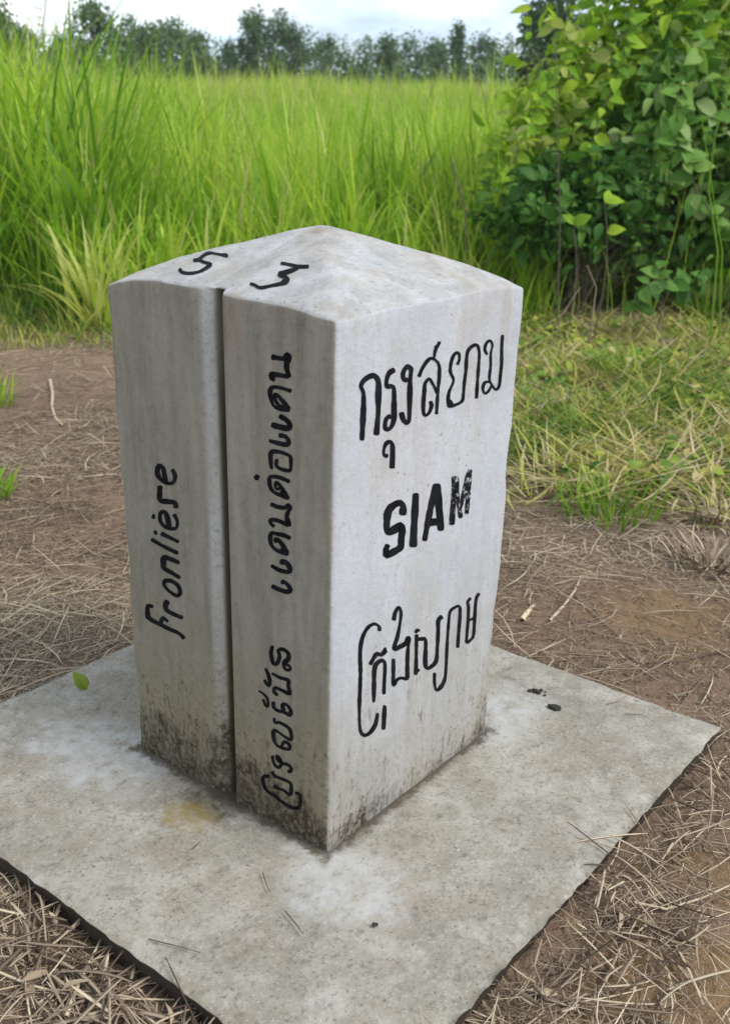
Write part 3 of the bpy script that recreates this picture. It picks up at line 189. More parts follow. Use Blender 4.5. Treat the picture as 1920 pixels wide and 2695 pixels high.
'french_side':('L',["3641 5766 3707 5741 3618 5791 3737 5748 3623 5842 3754 5794 3639 5888 3760 5845 3643 5936 3776 5890 3656 5978 3777 5939 3660 6025 3786 5978 3687 6063 3787 6005 3731 6087 3802 6022 3785 6103 3824 6027 3876 6085 3799 6028 3932 6024 3798 6017 3956 5959 3820 5974 3965 5896 3826 5936 3951 5843 3814 5910 3907 5806 3801 5877 3851 5779 3776 5849 3787 5756 3724 5836 3710 5747 3662 5825 3637 5749 3610 5821 3573 5760 3572 5826 3512 5782 3545 5837 3458 5819 3529 5849 3416 5868 3514 5875 3395 5921 3497 5911 3378 5975 3499 5942 3395 6019 3504 5967 3425 6051 3519 5999 3449 6082 3540 6032 3479 6084 3529 6057","3881 5690 3804 5706 3916 5663 3774 5693 3917 5619 3784 5647 3920 5574 3792 5603 3932 5530 3787 5560 3942 5484 3794 5512 3943 5430 3807 5474 3904 5383 3816 5461 3830 5366 3791 5472 3749 5380 3730 5484 3680 5395 3658 5496 3610 5406 3586 5506 3545 5418 3510 5515 3511 5424 3441 5509 3517 5420 3397 5476 3523 5400 3390 5439 3525 5371 3387 5411 3494 5360 3417 5382","3618 4984 3694 4955 3589 5012 3729 4959 3597 5067 3740 5013 3609 5121 3748 5066 3621 5171 3761 5110 3642 5212 3770 5149 3671 5246 3778 5180 3719 5267 3779 5194 3784 5269 3789 5187 3854 5240 3808 5180 3912 5190 3819 5173 3937 5133 3831 5148 3945 5075 3839 5104 3939 5022 3835 5067 3914 4980 3821 5037 3875 4947 3794 5012 3821 4924 3760 4995 3756 4908 3705 4995 3676 4912 3643 4994 3605 4921 3587 4999 3544 4939 3546 5005 3485 4965 3517 5014 3438 5007 3499 5023 3411 5057 3484 5050 3397 5110 3478 5090 3395 5160 3482 5126 3412 5201 3497 5154 3438 5237 3525 5181 3458 5272 3559 5209 3492 5270 3547 5236","4071 5115 4029 5123 4092 5096 4015 5111 4104 5073 4012 5090 4113 5050 4013 5069 4117 5028 4019 5046 4098 5017 4044 5027","4072 4798 4024 4823 4086 4777 3999 4822 4074 4763 3994 4804 4068 4745 3983 4789 4060 4729 3975 4773 4035 4728 3988 4752","3906 4771 3871 4825 3895 4747 3832 4845 3822 4744 3764 4835 3749 4742 3696 4825 3677 4737 3627 4817 3607 4732 3557 4810 3533 4731 3491 4798 3465 4722 3420 4795 3431 4736 3407 4776","4178 4594 4143 4640 4169 4571 4105 4654 4100 4561 4040 4639 4032 4548 3973 4627 3954 4540 3904 4612 3889 4534 3843 4603 3823 4522 3772 4600 3756 4513 3702 4597 3694 4507 3642 4591 3624 4504 3575 4584 3565 4497 3514 4583 3502 4498 3456 4576 3467 4514 3442 4557","3416 4380 3442 4336 3430 4399 3478 4319 3488 4407 3541 4318 3548 4415 3603 4318 3611 4416 3663 4319 3682 4417 3732 4319 3760 4420 3796 4311 3864 4394 3798 4309 3939 4308 3772 4325 3942 4247 3782 4292 3941 4204 3784 4249 3943 4170 3792 4214 3939 4126 3795 4197 3893 4096 3801 4180 3831 4077 3761 4171 3758 4069 3694 4166 3687 4064 3624 4155 3619 4059 3561 4138 3552 4048 3495 4125 3488 4033 3427 4117 3451 4047 3417 4094","3878 3864 3875 3917 3854 3850 3848 3946 3791 3874 3787 3960 3736 3891 3718 3982 3690 3899 3644 3991 3633 3899 3574 3980 3578 3885 3506 3962 3543 3861 3448 3938 3522 3833 3412 3896 3505 3800 3401 3843 3519 3771 3391 3794 3520 3756 3427 3737 3531 3744 3484 3683 3541 3734 3563 3653 3586 3735 3640 3652 3658 3741 3711 3673 3719 3757 3778 3693 3768 3778 3833 3716 3805 3804 3882 3743 3827 3828 3917 3777 3824 3847 3927 3819 3807 3872 3919 3859 3792 3905 3910 3891 3811 3921 3877 3914","3829 3532 3759 3524 3872 3513 3745 3500 3901 3481 3760 3466 3928 3440 3776 3442 3940 3393 3790 3425 3935 3351 3803 3399 3925 3307 3803 3377 3886 3273 3794 3361 3820 3260 3756 3348 3746 3252 3689 3346 3673 3248 3617 3345 3600 3251 3552 3340 3529 3252 3483 3341 3460 3251 3412 3345 3425 3273 3398 3325","4199 3276 4228 3233 4214 3296 4266 3218 4256 3299 4308 3221 4309 3302 4339 3226 4397 3263 4315 3239 4437 3193 4312 3221 4451 3125 4314 3169 4459 3065 4307 3120 4462 3019 4304 3084 4453 2968 4299 3063 4395 2940 4296 3038 4318 2923 4244 3026 4224 2920 4162 3018 4127 2918 4069 3011 4049 2916 3994 3005 3969 2907 3909 3005 3884 2907 3829 3000 3805 2908 3756 2995 3714 2905 3664 2998 3630 2909 3580 2997 3562 2912 3509 2987 3523 2896 3451 2975 3492 2878 3413 2955 3460 2856 3375 2938 3422 2864 3376 2910","3802 3103 3834 3070 3805 3123 3863 3064 3846 3145 3909 3081 3897 3163 3947 3101 3971 3161 3948 3101 4039 3096 3934 3098 4069 3034 3945 3051 4075 2981 3980 2995 4060 2965 4008 2973"]),
'number':('T',["996 3140 944 3089 1014 3172 918 3077 1013 3216 910 3113 1004 3252 905 3153 987 3280 909 3204 981 3321 909 3254 981 3363 911 3301 986 3414 919 3356 994 3470 923 3407 1006 3528 919 3446 1014 3582 909 3469 1001 3628 890 3492 968 3643 869 3503 923 3642 836 3505 878 3633 803 3499 831 3620 755 3480 783 3600 705 3462 759 3600 659 3453 740 3609 628 3474 729 3633 619 3509 715 3658 612 3542 687 3641 629 3576","676 3515 726 3553 649 3476 738 3543 633 3415 718 3478 617 3354 705 3421 606 3294 690 3365 604 3234 688 3311 606 3183 686 3251 604 3171 670 3182 637 3218 585 3090 614 3218 530 3069 567 3204 489 3071 530 3201 449 3065 485 3193 410 3071 444 3194 366 3075 405 3193 332 3091 379 3209 299 3106 358 3234 275 3133 341 3263 248 3157 327 3295 232 3191 316 3332 218 3231 307 3373 211 3278 308 3421 208 3328 311 3459 214 3384 325 3501 236 3454 355 3551 269 3521 388 3610 302 3581 385 3633 335 3615"]),
'number_last':('T',["953 1942 1003 1981 933 1911 1024 1982 926 1865 1022 1939 923 1824 1023 1901 926 1784 1009 1849 925 1741 1008 1805 917 1688 1010 1759 916 1638 1004 1705 915 1586 1001 1654 911 1530 1007 1611 915 1480 1020 1575 930 1442 1026 1531 945 1404 1036 1490 955 1363 1051 1452 982 1373 1032 1419","956 1581 904 1515 967 1615 873 1494 933 1627 843 1510 896 1636 809 1522 869 1655 772 1531 842 1675 739 1548 818 1700 706 1567 788 1722 685 1602 758 1745 658 1630 724 1765 638 1665 698 1753 650 1697","648 1714 737 1766 605 1661 764 1754 595 1618 747 1705 590 1580 726 1651 589 1550 699 1596 574 1514 673 1540 557 1486 643 1481 570 1502 577 1398 580 1522 503 1346 558 1529 454 1328 522 1521 416 1321 474 1472 418 1364","497 1427 442 1362 512 1463 409 1343 492 1491 382 1363 466 1510 366 1394 438 1530 344 1422 410 1558 320 1454 381 1585 299 1489 348 1617 266 1521 319 1653 232 1553 296 1690 204 1588 283 1717 185 1628 281 1755 193 1700 296 1798 222 1768 316 1852 238 1810 327 1900 246 1846 333 1938 253 1882 336 1971 257 1916 324 1982 280 1951"])}
# ================================================================== ground
def ground_material():
    t = NT('dirt'); g = t.geo(); X = t.xyz(g)
    big = t.noise(g, .9, 5, .6); mid = t.noise(g, 4.5, 6, .65); fine = t.noise(g, 60, 5, .7); grit = t.noise(g, 260, 3, .7)
    c = t.mix(t.ramp(mid, .3, .7), (.165, .108, .078), (.30, .208, .148))
    c = t.mix(t.ramp(fine, .35, .75), c, (.315, .225, .16))
    # bare ochre sandy patches, and one at each place where the litter has been swept off
    def patch(cx, cy, r):
        nd = t.n('ShaderNodeVectorMath'); nd.operation = 'DISTANCE'; t.link(g, nd.inputs[0]); nd.inputs[1].default_value = (cx, cy, -.05)
        return t.maprange(t.math('ADD', nd.outputs['Value'], t.math('MULTIPLY', t.math('SUBTRACT', mid, .5), .55)), r * .45, r, 1., 0.)
    pm = None
    for q in ((.80, 2.55, .30), (.50, 1.16, .24), (1.15, 2.1, .3), (.62, 1.45, .14)):
        k = patch(*q); pm = k if pm is None else t.math('MAXIMUM', pm, k)
    c = t.mix(t.math('MULTIPLY', pm, .78), c, t.mix(fine, (.20, .125, .065), (.36, .245, .135)))
    c = t.mix(t.ramp(grit, .58, .72), c, (.05, .034, .024))
    far = t.maprange(X[1], 6.2, 8.2)
    c = t.mix(far, c, t.mix(big, (.05, .075, .018), (.09, .12, .03)))
    h = t.math('ADD', t.math('MULTIPLY', fine, .7), t.math('MULTIPLY', grit, .3))
    return t.done(t.principled(c, .95, h, .9, .02, spec=.12).outputs[0])
nA = 360
rr = np.concatenate([np.linspace(.25, 8, 200), np.geomspace(8.1, 420, 90)])
aa = np.linspace(0, 2 * math.pi, nA, endpoint=False)
GX = np.outer(rr, np.sin(aa)); GY = np.outer(rr, np.cos(aa))
V = np.stack([GX, GY, ground_z(GX, GY)], -1).reshape(-1, 3)
i, j = np.meshgrid(np.arange(len(rr) - 1), np.arange(nA), indexing='ij'); j2 = (j + 1) % nA
Fq = np.stack([i * nA + j, (i + 1) * nA + j, (i + 1) * nA + j2, i * nA + j2], -1).reshape(-1, 4)
Vc = np.vstack([V, [[0, 0, -.055]]])
gr = mesh_obj('ground', Vc, Fq[:, ::-1].copy(), ground_material()); tag(gr, kind='structure')

# ================================================================== concrete base slab
YC_ = WY * .45
def slab_material():
    t = NT('weathered_concrete'); o = t.obj(); X = t.xyz(o)
    n1 = t.noise(o, 3.2, 6, .62); n2 = t.noise(o, 11, 6, .65, .4); n3 = t.noise(o, 42, 5, .75); n4 = t.noise(o, 150, 3, .8); n5 = t.noise(t.mapv(o, loc=(7, 3, 1)), 26, 5, .7)
    c = t.mix(t.ramp(n1, .33, .68), (.235, .218, .180), (.375, .352, .302))
    c = t.mix(t.math('MULTIPLY', t.ramp(n2, .48, .64), .5), c, (.47, .455, .415))
    c = t.mix(t.math('MULTIPLY', t.ramp(n5, .48, .68), .5), c, (.17, .155, .12))
    c = t.mix(t.math('MULTIPLY', t.ramp(n2, .28, .42, (1, 1, 1, 1), (0, 0, 0, 1)), .6), c, (.20, .175, .115))
    c = t.mix(t.math('MULTIPLY', t.ramp(t.noise(t.mapv(o, loc=(3, 8, 2)), 5.5, 6, .7, .3), .48, .62), .45), c, (.255, .205, .15))
    c = t.mix(t.math('MULTIPLY', t.ramp(n3, .54, .72), .65), c, (.10, .095, .082))
    c = t.mix(t.math('MULTIPLY', t.ramp(n4, .56, .68), .7), c, (.075, .07, .062))
    c = t.mix(t.math('MULTIPLY', t.ramp(n4, .30, .40, (1, 1, 1, 1), (0, 0, 0, 1)), .6), c, (.56, .56, .54))
    def blob(cx, cy, rx, ry, wob=.05):
        dx = t.math('DIVIDE', t.math('SUBTRACT', X[0], cx), rx); dy = t.math('DIVIDE', t.math('SUBTRACT', X[1], cy), ry)
        d = t.math('SQRT', t.math('ADD', t.math('MULTIPLY', dx, dx), t.math('MULTIPLY', dy, dy)))
        return t.maprange(t.math('ADD', d, t.math('MULTIPLY', t.math('SUBTRACT', n2, .5), 1.6)), .55, 1.1, 1., 0.)
    # smoother, paler mortar left round the foot of the pillar
    pale = t.math('MAXIMUM', blob(WX + .07, .02, .16, .11), t.math('MAXIMUM', blob(-.06, WY + .05, .12, .2), blob(-.04, -.06, .10, .13)))
    c = t.mix(t.math('MULTIPLY', t.math('MULTIPLY', pale, t.ramp(n5, .34, .60)), .78), c, t.mix(n3, (.40, .40, .395), (.55, .55, .55)))
    heap = blob(-.03, YC_ + .03, .06, .075); c = t.mix(t.math('MULTIPLY', t.math('MULTIPLY', heap, t.ramp(n3, .3, .6)), .85), c, (.075, .06, .04))
    ochre = blob(-.085, WY * .52, .05, .06)
    c = t.mix(t.math('MULTIPLY', t.math('MULTIPLY', ochre, t.ramp(n3, .30, .60)), .8), c, (.25, .185, .06))
    # dirt washed into the foot of the pillar
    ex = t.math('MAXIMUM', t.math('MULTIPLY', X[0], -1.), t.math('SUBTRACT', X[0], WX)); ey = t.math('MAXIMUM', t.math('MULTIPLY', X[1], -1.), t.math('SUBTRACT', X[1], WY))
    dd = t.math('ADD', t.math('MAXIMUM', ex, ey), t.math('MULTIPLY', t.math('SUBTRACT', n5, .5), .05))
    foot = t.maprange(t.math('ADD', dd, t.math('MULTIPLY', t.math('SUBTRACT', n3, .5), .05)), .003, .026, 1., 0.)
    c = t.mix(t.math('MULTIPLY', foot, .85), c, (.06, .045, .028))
    c = t.mix(t.math('MULTIPLY', t.maprange(t.math('ADD', X[2], t.math('MULTIPLY', t.math('SUBTRACT', n3, .5), .012)), -.014, -.006, 1., 0.), .92), c, t.mix(n5, (.022, .017, .012), (.075, .055, .038)))   # shade of the sides painted near-black, along with stuck earth
    h = t.math('ADD', t.math('MULTIPLY', n3, .6), t.math('ADD', t.math('MULTIPLY', n4, .35), t.math('MULTIPLY', n2, 1.2)))
    return t.done(t.principled(c, .92, h, .45, .006, spec=.2).outputs[0])
marker_loc = to_world(0, 0, 0)
def slab_mesh():
    nx, ny = 90, 90
    xs = np.linspace(SX0, SX1, nx); ys = np.linspace(SY0, SY1, ny)
    gx, gy = np.meshgrid(xs, ys, indexing='ij')
    ex = np.minimum(np.minimum(gx - SX0, SX1 - gx), np.minimum(gy - SY0, SY1 - gy))
    z = -.002 + .004 * (vnoise(gx, gy, .22, 21) - .5) + .0016 * (vnoise(gx, gy, .035, 22) - .5) - .005 * np.exp(-ex / .006)
    wob = (vnoise(gx * 1.0, gy * 1.0, .09, 23) - .5) * .0025 + (vnoise(gx, gy, .02, 24) - .5) * .004 - np.maximum(0, vnoise(gx, gy, .03, 25) - .80) * .022
    edge = ex < 1e-6
    cxm, cym = (SX0 + SX1) / 2, (SY0 + SY1) / 2
    px = gx + np.where(edge & (np.abs(gx - cxm) > (SX1 - SX0) / 2 - 1e-6), wob, 0); py = gy + np.where(edge & (np.abs(gy - cym) > (SY1 - SY0) / 2 - 1e-6), wob, 0)
    V = np.stack([px, py, z], -1).reshape(-1, 3)
    i, j = np.meshgrid(np.arange(nx - 1), np.arange(ny - 1), indexing='ij')
    F = [tuple(q) for q in np.stack([i * ny + j, (i + 1) * ny + j, (i + 1) * ny + j + 1, i * ny + j + 1], -1).reshape(-1, 4)]
    loop = [a * ny for a in range(nx)] + [(nx - 1) * ny + b for b in range(1, ny)] + [a * ny + ny - 1 for a in range(nx - 2, -1, -1)] + [b for b in range(ny - 2, 0, -1)]
    V = list(map(tuple, V)); n = len(loop)
    rows = [loop]
    for dz, inn in ((-.006, -.001), (-.010, .0005), (-.014, .004), (-.060, .008), (-.13, .010)):
        base = len(V)
        for k, q in enumerate(loop):
            x, y, z0 = V[q]; wv = .0015 * math.sin(k * 1.7 + dz * 90) + .0012 * math.sin(k * .61)
            f = 1 - (inn + wv * .5) / .6
            V.append((cxm + (x - cxm) * f, cym + (y - cym) * f, dz))
        rows.append(list(range(base, base + n)))
    for a, b in zip(rows[:-1], rows[1:]):
        for k in range(n): F.append((a[k], b[k], b[(k + 1) % n], a[(k + 1) % n]))
    return np.array(V), F
V, F = slab_mesh()
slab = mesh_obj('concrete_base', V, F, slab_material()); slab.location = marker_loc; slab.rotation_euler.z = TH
tag(slab, 'square grey weathered concrete base slab lying on the dirt under the boundary marker', 'slab')

# ================================================================== boundary marker
APEX = .082 * S
def edge_l(s): return S * np.interp(np.clip(s, 0, 1), [0, .12, .3, .5, .62, .75, .86, .94, 1], [.006, .0095, .0115, .0130, .0175, .0225, .021, .014, .0])
def edge_r(s): return S * np.interp(np.clip(s, 0, 1), [0, .15, .3, .5, .7, .85, .95, 1], [.006, .008, .0095, .0105, .011, .0115, .008, .0])
def dome(x, y):
    a = abs(2 * x / WX - 1); b = abs(2 * y / WY - 1)
    m = min((a ** 14 + b ** 14) ** (1 / 14), 1.0)
    wl = a ** 3 / (a ** 3 + b ** 3 + 1e-9)
    e = edge_l(y / WY) * wl + edge_r(x / WX) * (1 - wl)
    return HT + APEX * (1 - m ** 1.38) + e * m ** 3
def pillar_material():
    t = NT('whitewashed_concrete'); o = t.obj(); X = t.xyz(o)
    n1 = t.noise(o, 4, 6, .6); n2 = t.noise(o, 18, 6, .65, .3); n3 = t.noise(o, 90, 5, .7); n4 = t.noise(o, 300, 3, .7)
    st = t.noise(t.mapv(o, (1, 1, .10)), 38, 5, .62); st2 = t.noise(t.mapv(o, (1, 1, .16), (3, 1, 2)), 110, 4, .7)
    xd = t.math('ADD', X[0], t.math('MULTIPLY', X[2], -INS / HT))   # depth behind the leaning face
    front = t.math('MULTIPLY', t.maprange(xd, .028, .045, 1., 0., False), t.maprange(t.math('ADD', X[1], t.math('MULTIPLY', X[2], -INS / HT)), .0015, .006))        # the weathered grooved face, coloured darker to deepen its shade
    nz = t.xyz(t.n('ShaderNodeNewGeometry').outputs['Normal'])
    top = t.math('MULTIPLY', t.maprange(nz[2], .30, .62), t.maprange(X[2], HT - .03, HT - .01))
    c = t.mix(t.ramp(n1, .32, .68), (.40, .42, .462), (.485, .505, .548))
    c = t.mix(t.math('MULTIPLY', t.ramp(n2, .5, .75), .4), c, (.50, .475, .47))
    # the grooved face: weathered cement, its base colour lowered to paint in shade
    g = t.mix(t.ramp(st, .3, .7), (.185, .172, .138), (.315, .298, .248))
    lip = t.math('MULTIPLY', t.maprange(xd, .0015, .006), t.maprange(xd, .0095, .0150, 1., 0.))  # paler band painted where the bevel would catch the light
    g = t.mix(t.math('MULTIPLY', lip, .80), g, t.mix(st, (.42, .43, .425), (.58, .59, .59)))
    g = t.mix(t.math('MULTIPLY', t.ramp(n3, .50, .72), .45), g, (.12, .112, .09))
    g = t.mix(t.math('MULTIPLY', t.ramp(t.noise(t.mapv(o, (1, 1, .4), (2, 7, 3)), 14, 5, .65), .50, .68), .35), g, (.34, .335, .305))
    c = t.mix(t.math('MULTIPLY', front, t.math('SUBTRACT', 1., top)), c, g)
    tp = t.mix(t.ramp(n2, .35, .65), (.31, .31, .312), (.47, .472, .485))
    tp = t.mix(t.math('MULTIPLY', t.ramp(n3, .55, .7), .7), tp, (.17, .165, .158))
    c = t.mix(top, c, tp)
    # rusty runs under the top edge
    run = t.math('MULTIPLY', t.maprange(X[2], HT - .26, HT - .02), t.ramp(t.noise(t.mapv(o, (1, 1, .05), (1, 5, 0)), 16, 4, .6), .52, .70))
    c = t.mix(t.math('MULTIPLY', run, .45), c, (.34, .265, .19))
    # fine vertical streaks
    c = t.mix(t.math('MULTIPLY', t.ramp(st2, .52, .72), .30), c, (.28, .265, .235))
    # black and brown mould climbing from the foot
    big = t.noise(t.mapv(o, (1, 1, .5), (9, 2, 4)), 7, 4, .6)
    hz = t.math('ADD', X[2], t.math('MULTIPLY', t.math('SUBTRACT', st, .5), -.40)); hz = t.math('ADD', hz, t.math('MULTIPLY', t.math('SUBTRACT', big, .5), -.45))
    tan = t.maprange(hz, .02, .50, 1., 0.)
    tan = t.math('MULTIPLY', tan, t.math('ADD', .80, t.math('MULTIPLY', front, .20)))
    c = t.mix(t.math('MULTIPLY', tan, .80), c, t.mix(n2, (.15, .118, .066), (.32, .28, .185)))
    hz2 = t.math('ADD', X[2], t.math('MULTIPLY', t.math('SUBTRACT', st2, .5), -.16)); hz2 = t.math('ADD', hz2, t.math('MULTIPLY', t.math('SUBTRACT', n2, .5), -.30)); hz2 = t.math('ADD', hz2, t.math('MULTIPLY', t.math('SUBTRACT', big, .5), -.30))
    hz2 = t.math('SUBTRACT', hz2, t.math('MULTIPLY', front, .075))
    mould = t.maprange(hz2, -.045, .060, 1., 0.)
    c = t.mix(t.math('MULTIPLY', mould, t.ramp(n3, .28, .55)), c, (.040, .030, .019))
    c = t.mix(t.math('MULTIPLY', t.math('MULTIPLY', t.maprange(hz2, .02, .20, 1., 0.), t.ramp(n3, .52, .66)), .75), c, (.065, .048, .028))
    spots = t.math('MULTIPLY', t.ramp(t.noise(t.mapv(o, (1, 1, .30)), 55, 3, .6), .60, .70), t.maprange(t.math('ADD', X[2], t.math('MULTIPLY', t.math('SUBTRACT', big, .5), .6)), .03, .36, 1., 0.))
    c = t.mix(t.math('MULTIPLY', spots, .8), c, (.075, .052, .03))
    # faint tints in the old wash
    c = t.mix(t.math('MULTIPLY', t.ramp(t.noise(t.mapv(o, (1, 1, .5), (4, 4, 4)), 9, 4, .6), .5, .68), t.math('MULTIPLY', t.math('SUBTRACT', 1., front), .30)), c, (.42, .46, .50))
    c = t.mix(t.math('MULTIPLY', t.ramp(t.noise(t.mapv(o, (1, 1, .6), (1, 9, 4)), 24, 5, .7), .54, .70), .28), c, (.36, .325, .27))
    c = t.mix(t.math('MULTIPLY', t.ramp(t.noise(t.mapv(o, (1, 1, .35), (5, 2, 8)), 6, 5, .68), .50, .66), .32), c, (.36, .315, .25))
    # pits
    c = t.mix(t.math('MULTIPLY', t.math('MULTIPLY', t.ramp(t.noise(o, 120, 2, .5), .66, .72), t.ramp(n1, .40, .62)), .6), c, (.13, .12, .11))
    c = t.mix(t.math('MULTIPLY', t.math('MULTIPLY', t.ramp(n4, .60, .70), t.ramp(n2, .45, .62)), t.math('ADD', .16, t.math('MULTIPLY', top, .4))), c, (.15, .145, .135))
    # moss in the groove, with the slit's shade painted in
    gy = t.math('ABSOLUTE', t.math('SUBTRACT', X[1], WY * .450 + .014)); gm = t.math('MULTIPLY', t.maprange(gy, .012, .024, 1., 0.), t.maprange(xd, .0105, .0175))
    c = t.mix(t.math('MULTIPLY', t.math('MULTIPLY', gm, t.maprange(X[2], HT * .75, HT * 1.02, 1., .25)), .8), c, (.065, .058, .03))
    h = t.math('ADD', t.math('MULTIPLY', n2, 1.3), t.math('ADD', t.math('MULTIPLY', n3, .45), t.math('ADD', t.math('MULTIPLY', n4, .15), t.math('MULTIPLY', st2, .25))))
    return t.done(t.principled(c, .88, h, .42, .007, spec=.2).outputs[0])
def pillar_mesh():
    Rc = .009
    YC = WY * .450; YA, DG = YC + .062, .062       # groove on the x = 0 face
    P = []; G = []                                               # perimeter, and the same perimeter without the groove
    def arc(cx, cy, a0, a1, n=5):
        for k in range(n): a = a0 + (a1 - a0) * k / (n - 1); P.append((cx + Rc * math.cos(a), cy + Rc * math.sin(a))); G.append(P[-1])
    def seg(p, q, n):
        for k in range(1, n): f = k / n; P.append((p[0] + (q[0] - p[0]) * f, p[1] + (q[1] - p[1]) * f)); G.append(P[-1])
    def groove(pts):
        for x, y in pts: P.append((x, y)); G.append((0., y))
    pi = math.pi
    arc(Rc, Rc, pi, 1.5 * pi); seg((Rc, 0), (WX - Rc, 0), 40); arc(WX - Rc, Rc, 1.5 * pi, 2 * pi)
    seg((WX, Rc), (WX, WY - Rc), 40); arc(WX - Rc, WY - Rc, 0, .5 * pi); seg((WX - Rc, WY), (Rc, WY), 40); arc(Rc, WY - Rc, .5 * pi, pi)
    seg((0, WY - Rc), (0, YA + .004), 18)
    groove([(0, YA + .004), (.0004, YA), (.0018, YC + .0565), (.0032, YC + .051), (.0052, YC + .044), (.0076, YC + .037), (.0104, YC + .0300), (.0132, YC + .0262), (.0175, YC + .0240), (.025, YC + .0228), (.042, YC + .0215), (DG - .003, YC + .0200), (DG, YC + .0180), (DG, YC + .005), (DG - .004, YC + .0028), (.035, YC + .002), (.012, YC + .0015), (.003, YC + .0004), (.0008, YC - .001), (0, YC - .004)])
    seg((0, YC - .004), (0, Rc), 24)
    P = np.array(P); G = np.array(G); n = len(P); c = np.array([WX / 2, WY / 2]); V = []; rows = []
    def ring(Q, zf):
        b = len(V)
        for k, (x, y) in enumerate(Q): V.append((x, y, zf(k, x, y)))
        rows.append(list(range(b, b + n)))
    HE = np.array([dome(x, y) for x, y in G])                    # height of the top edge
    for f in list(np.linspace(0, .96, 26)) + [.978, .988]:
        Q = P.copy(); grow = -INS * f
        Q = c + (Q - c) * (1 + 2 * grow / WX)
        if f > .955:                                             # the groove runs out just under the top edge
            w_ = sstep(.97, 1.02, f); Q = Q * (1 - w_ * .4) + (c + (G - c) * (1 + 2 * grow / WX)) * w_ * .4
        ring(Q, lambda k, x, y: -.004 + (HE[k] - .002) * f)
    k1 = 1 - 2 * INS / WX
    for s, dz, gv in ((1., .0062, .85), (.998, .0036, .80), (.993, .0016, .7), (.985, .0005, .5), (.976, .0001, .25)):
        ring(c + (G * (1 - gv) + P * gv - c) * (s * k1), lambda k, x, y: dome(*(c + (G[k] - c) * s)) - dz - .05 * gv * min(.09, abs(P[k, 0] - G[k, 0])))
    for s in list(np.linspace(.960, .06, 34)):
        ring(c + (G - c) * (s * (1 + (k1 - 1) * s)), lambda k, x, y: dome(*(c + (G[k] - c) * s)))
    F = []
    for a, b in zip(rows[:-1], rows[1:]):
        for k in range(n): F.append((a[k], a[(k + 1) % n], b[(k + 1) % n], b[k]))
    V.append((WX / 2, WY / 2, HT + APEX)); last = rows[-1]
    for k in range(n): F.append((last[k], last[(k + 1) % n], len(V) - 1))
    V = np.array(V)
    top = V[:, 2] > HT - .03                                     # worn, hand-finished top and arrises
    wz = (vnoise(V[:, 0], V[:, 1], .09, 31) - .5) * .006 + (vnoise(V[:, 0], V[:, 1], .03, 32) - .5) * .0016
    V[:, 2] += np.where(V[:, 2] > HT + .004, wz, 0)
    for (cx, cy, sd_) in ((0, 0, 41), (WX, 0, 42), (0, WY, 43)):
        d = np.hypot(V[:, 0] - cx, V[:, 1] - cy); k = np.exp(-(d / .009) ** 2) * (vnoise(V[:, 2], d * 0, .035, sd_) - .35) * .006
        k += np.exp(-(d / .007) ** 2) * (vnoise(V[:, 2], d * 0, .012, sd_ + 9) - .5) * .003
        ux, uy = WX / 2 - cx, WY / 2 - cy; l = math.hypot(ux, uy); V[:, 0] += ux / l * k; V[:, 1] += uy / l * k
    return V, F
marker = empty('boundary_marker', marker_loc, TH)
tag(marker, 'pale concrete border post with a peaked top, a grooved side and black painted lettering', 'boundary marker')
V, F = pillar_mesh()
from mathutils.bvhtree import BVHTree
PILLAR_TREE = BVHTree.FromPolygons([Vector(q) for q in V], F)
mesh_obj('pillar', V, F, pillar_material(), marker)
def paint_material(name, wear):
    t = NT(name); o = t.obj()
    a = t.noise(o, 260, 4, .7); b = t.noise(t.mapv(o, (1, 1, .35)), 70, 4, .65)
    c = t.mix(t.math('MULTIPLY', t.ramp(b, .45, .75), .8), (.0035, .004, .006), (.017, .019, .025))
    if wear > 0:
        c = t.mix(t.ramp(t.math('ADD', t.math('MULTIPLY', a, .45), t.math('MULTIPLY', t.noise(o, 95, 4, .6), .6)), .60 - .12 * wear, .66 - .10 * wear), c, (.42, .43, .46))
    return t.done(t.principled(c, .75, a, .2, .002, spec=.12).outputs[0])
ink, worn = paint_material('black_paint', 0), paint_material('worn_black_paint', .25)
faded = paint_material('faded_black_paint', .15)
nR = Vector((1, 0, 0)).cross(Vector((0, INS, HT))).normalized(); nL = Vector((0, -1, 0)).cross(Vector((INS, 0, HT))).normalized()
def lettering(key, label, mat, parts):
    V = []; F = []
    for pk in parts:
        face, strokes = LETTERS[pk]
        for si, s in enumerate(strokes):
            q = np.array([int(x) for x in s.split()]).reshape(-1, 2, 2) / 1e4
            b = len(V)
            for r, row in enumerate(q):
                for (u, v) in row:
                    off = .0005 + .00006 * (si % 5)
                    if face == 'R': p = Vector((u, INS * v / HT, v)) + nR * off
                    elif face == 'L': p = Vector((INS * v / HT, u, v)) + nL * off
                    else: p = PILLAR_TREE.ray_cast(Vector((u, v, 2)), Vector((0, 0, -1)))[0] + Vector((0, 0, .0012))
                    V.append(p)
                if r: F.append((b + 2 * r - 2, b + 2 * r - 1, b + 2 * r + 1, b + 2 * r))
    o = mesh_obj('lettering', np.array(V), F, mat, marker, smooth=False); o['label'] = label
    return o
lettering('a', 'large black Thai lettering at the top of the white face', ink, ['thai'])
lettering('b', 'black capital letters SIA in the middle of the white face', ink, ['siam'])
lettering('c', 'scratched and worn black capital letter M', worn, ['siam_worn'])
lettering('d', 'thin black Khmer lettering low on the white face', ink, ['khmer'])
lettering('e', 'black Thai lettering running up the grey side', ink, ['thai_side'])
lettering('f', 'small black Khmer lettering running up the foot of the grey side', ink, ['khmer_side'])
lettering('g', 'black French word running up the grey side left of the groove', ink, ['french_side'])
lettering('h', 'black painted digit 5 on the sloping top', ink, ['number'])
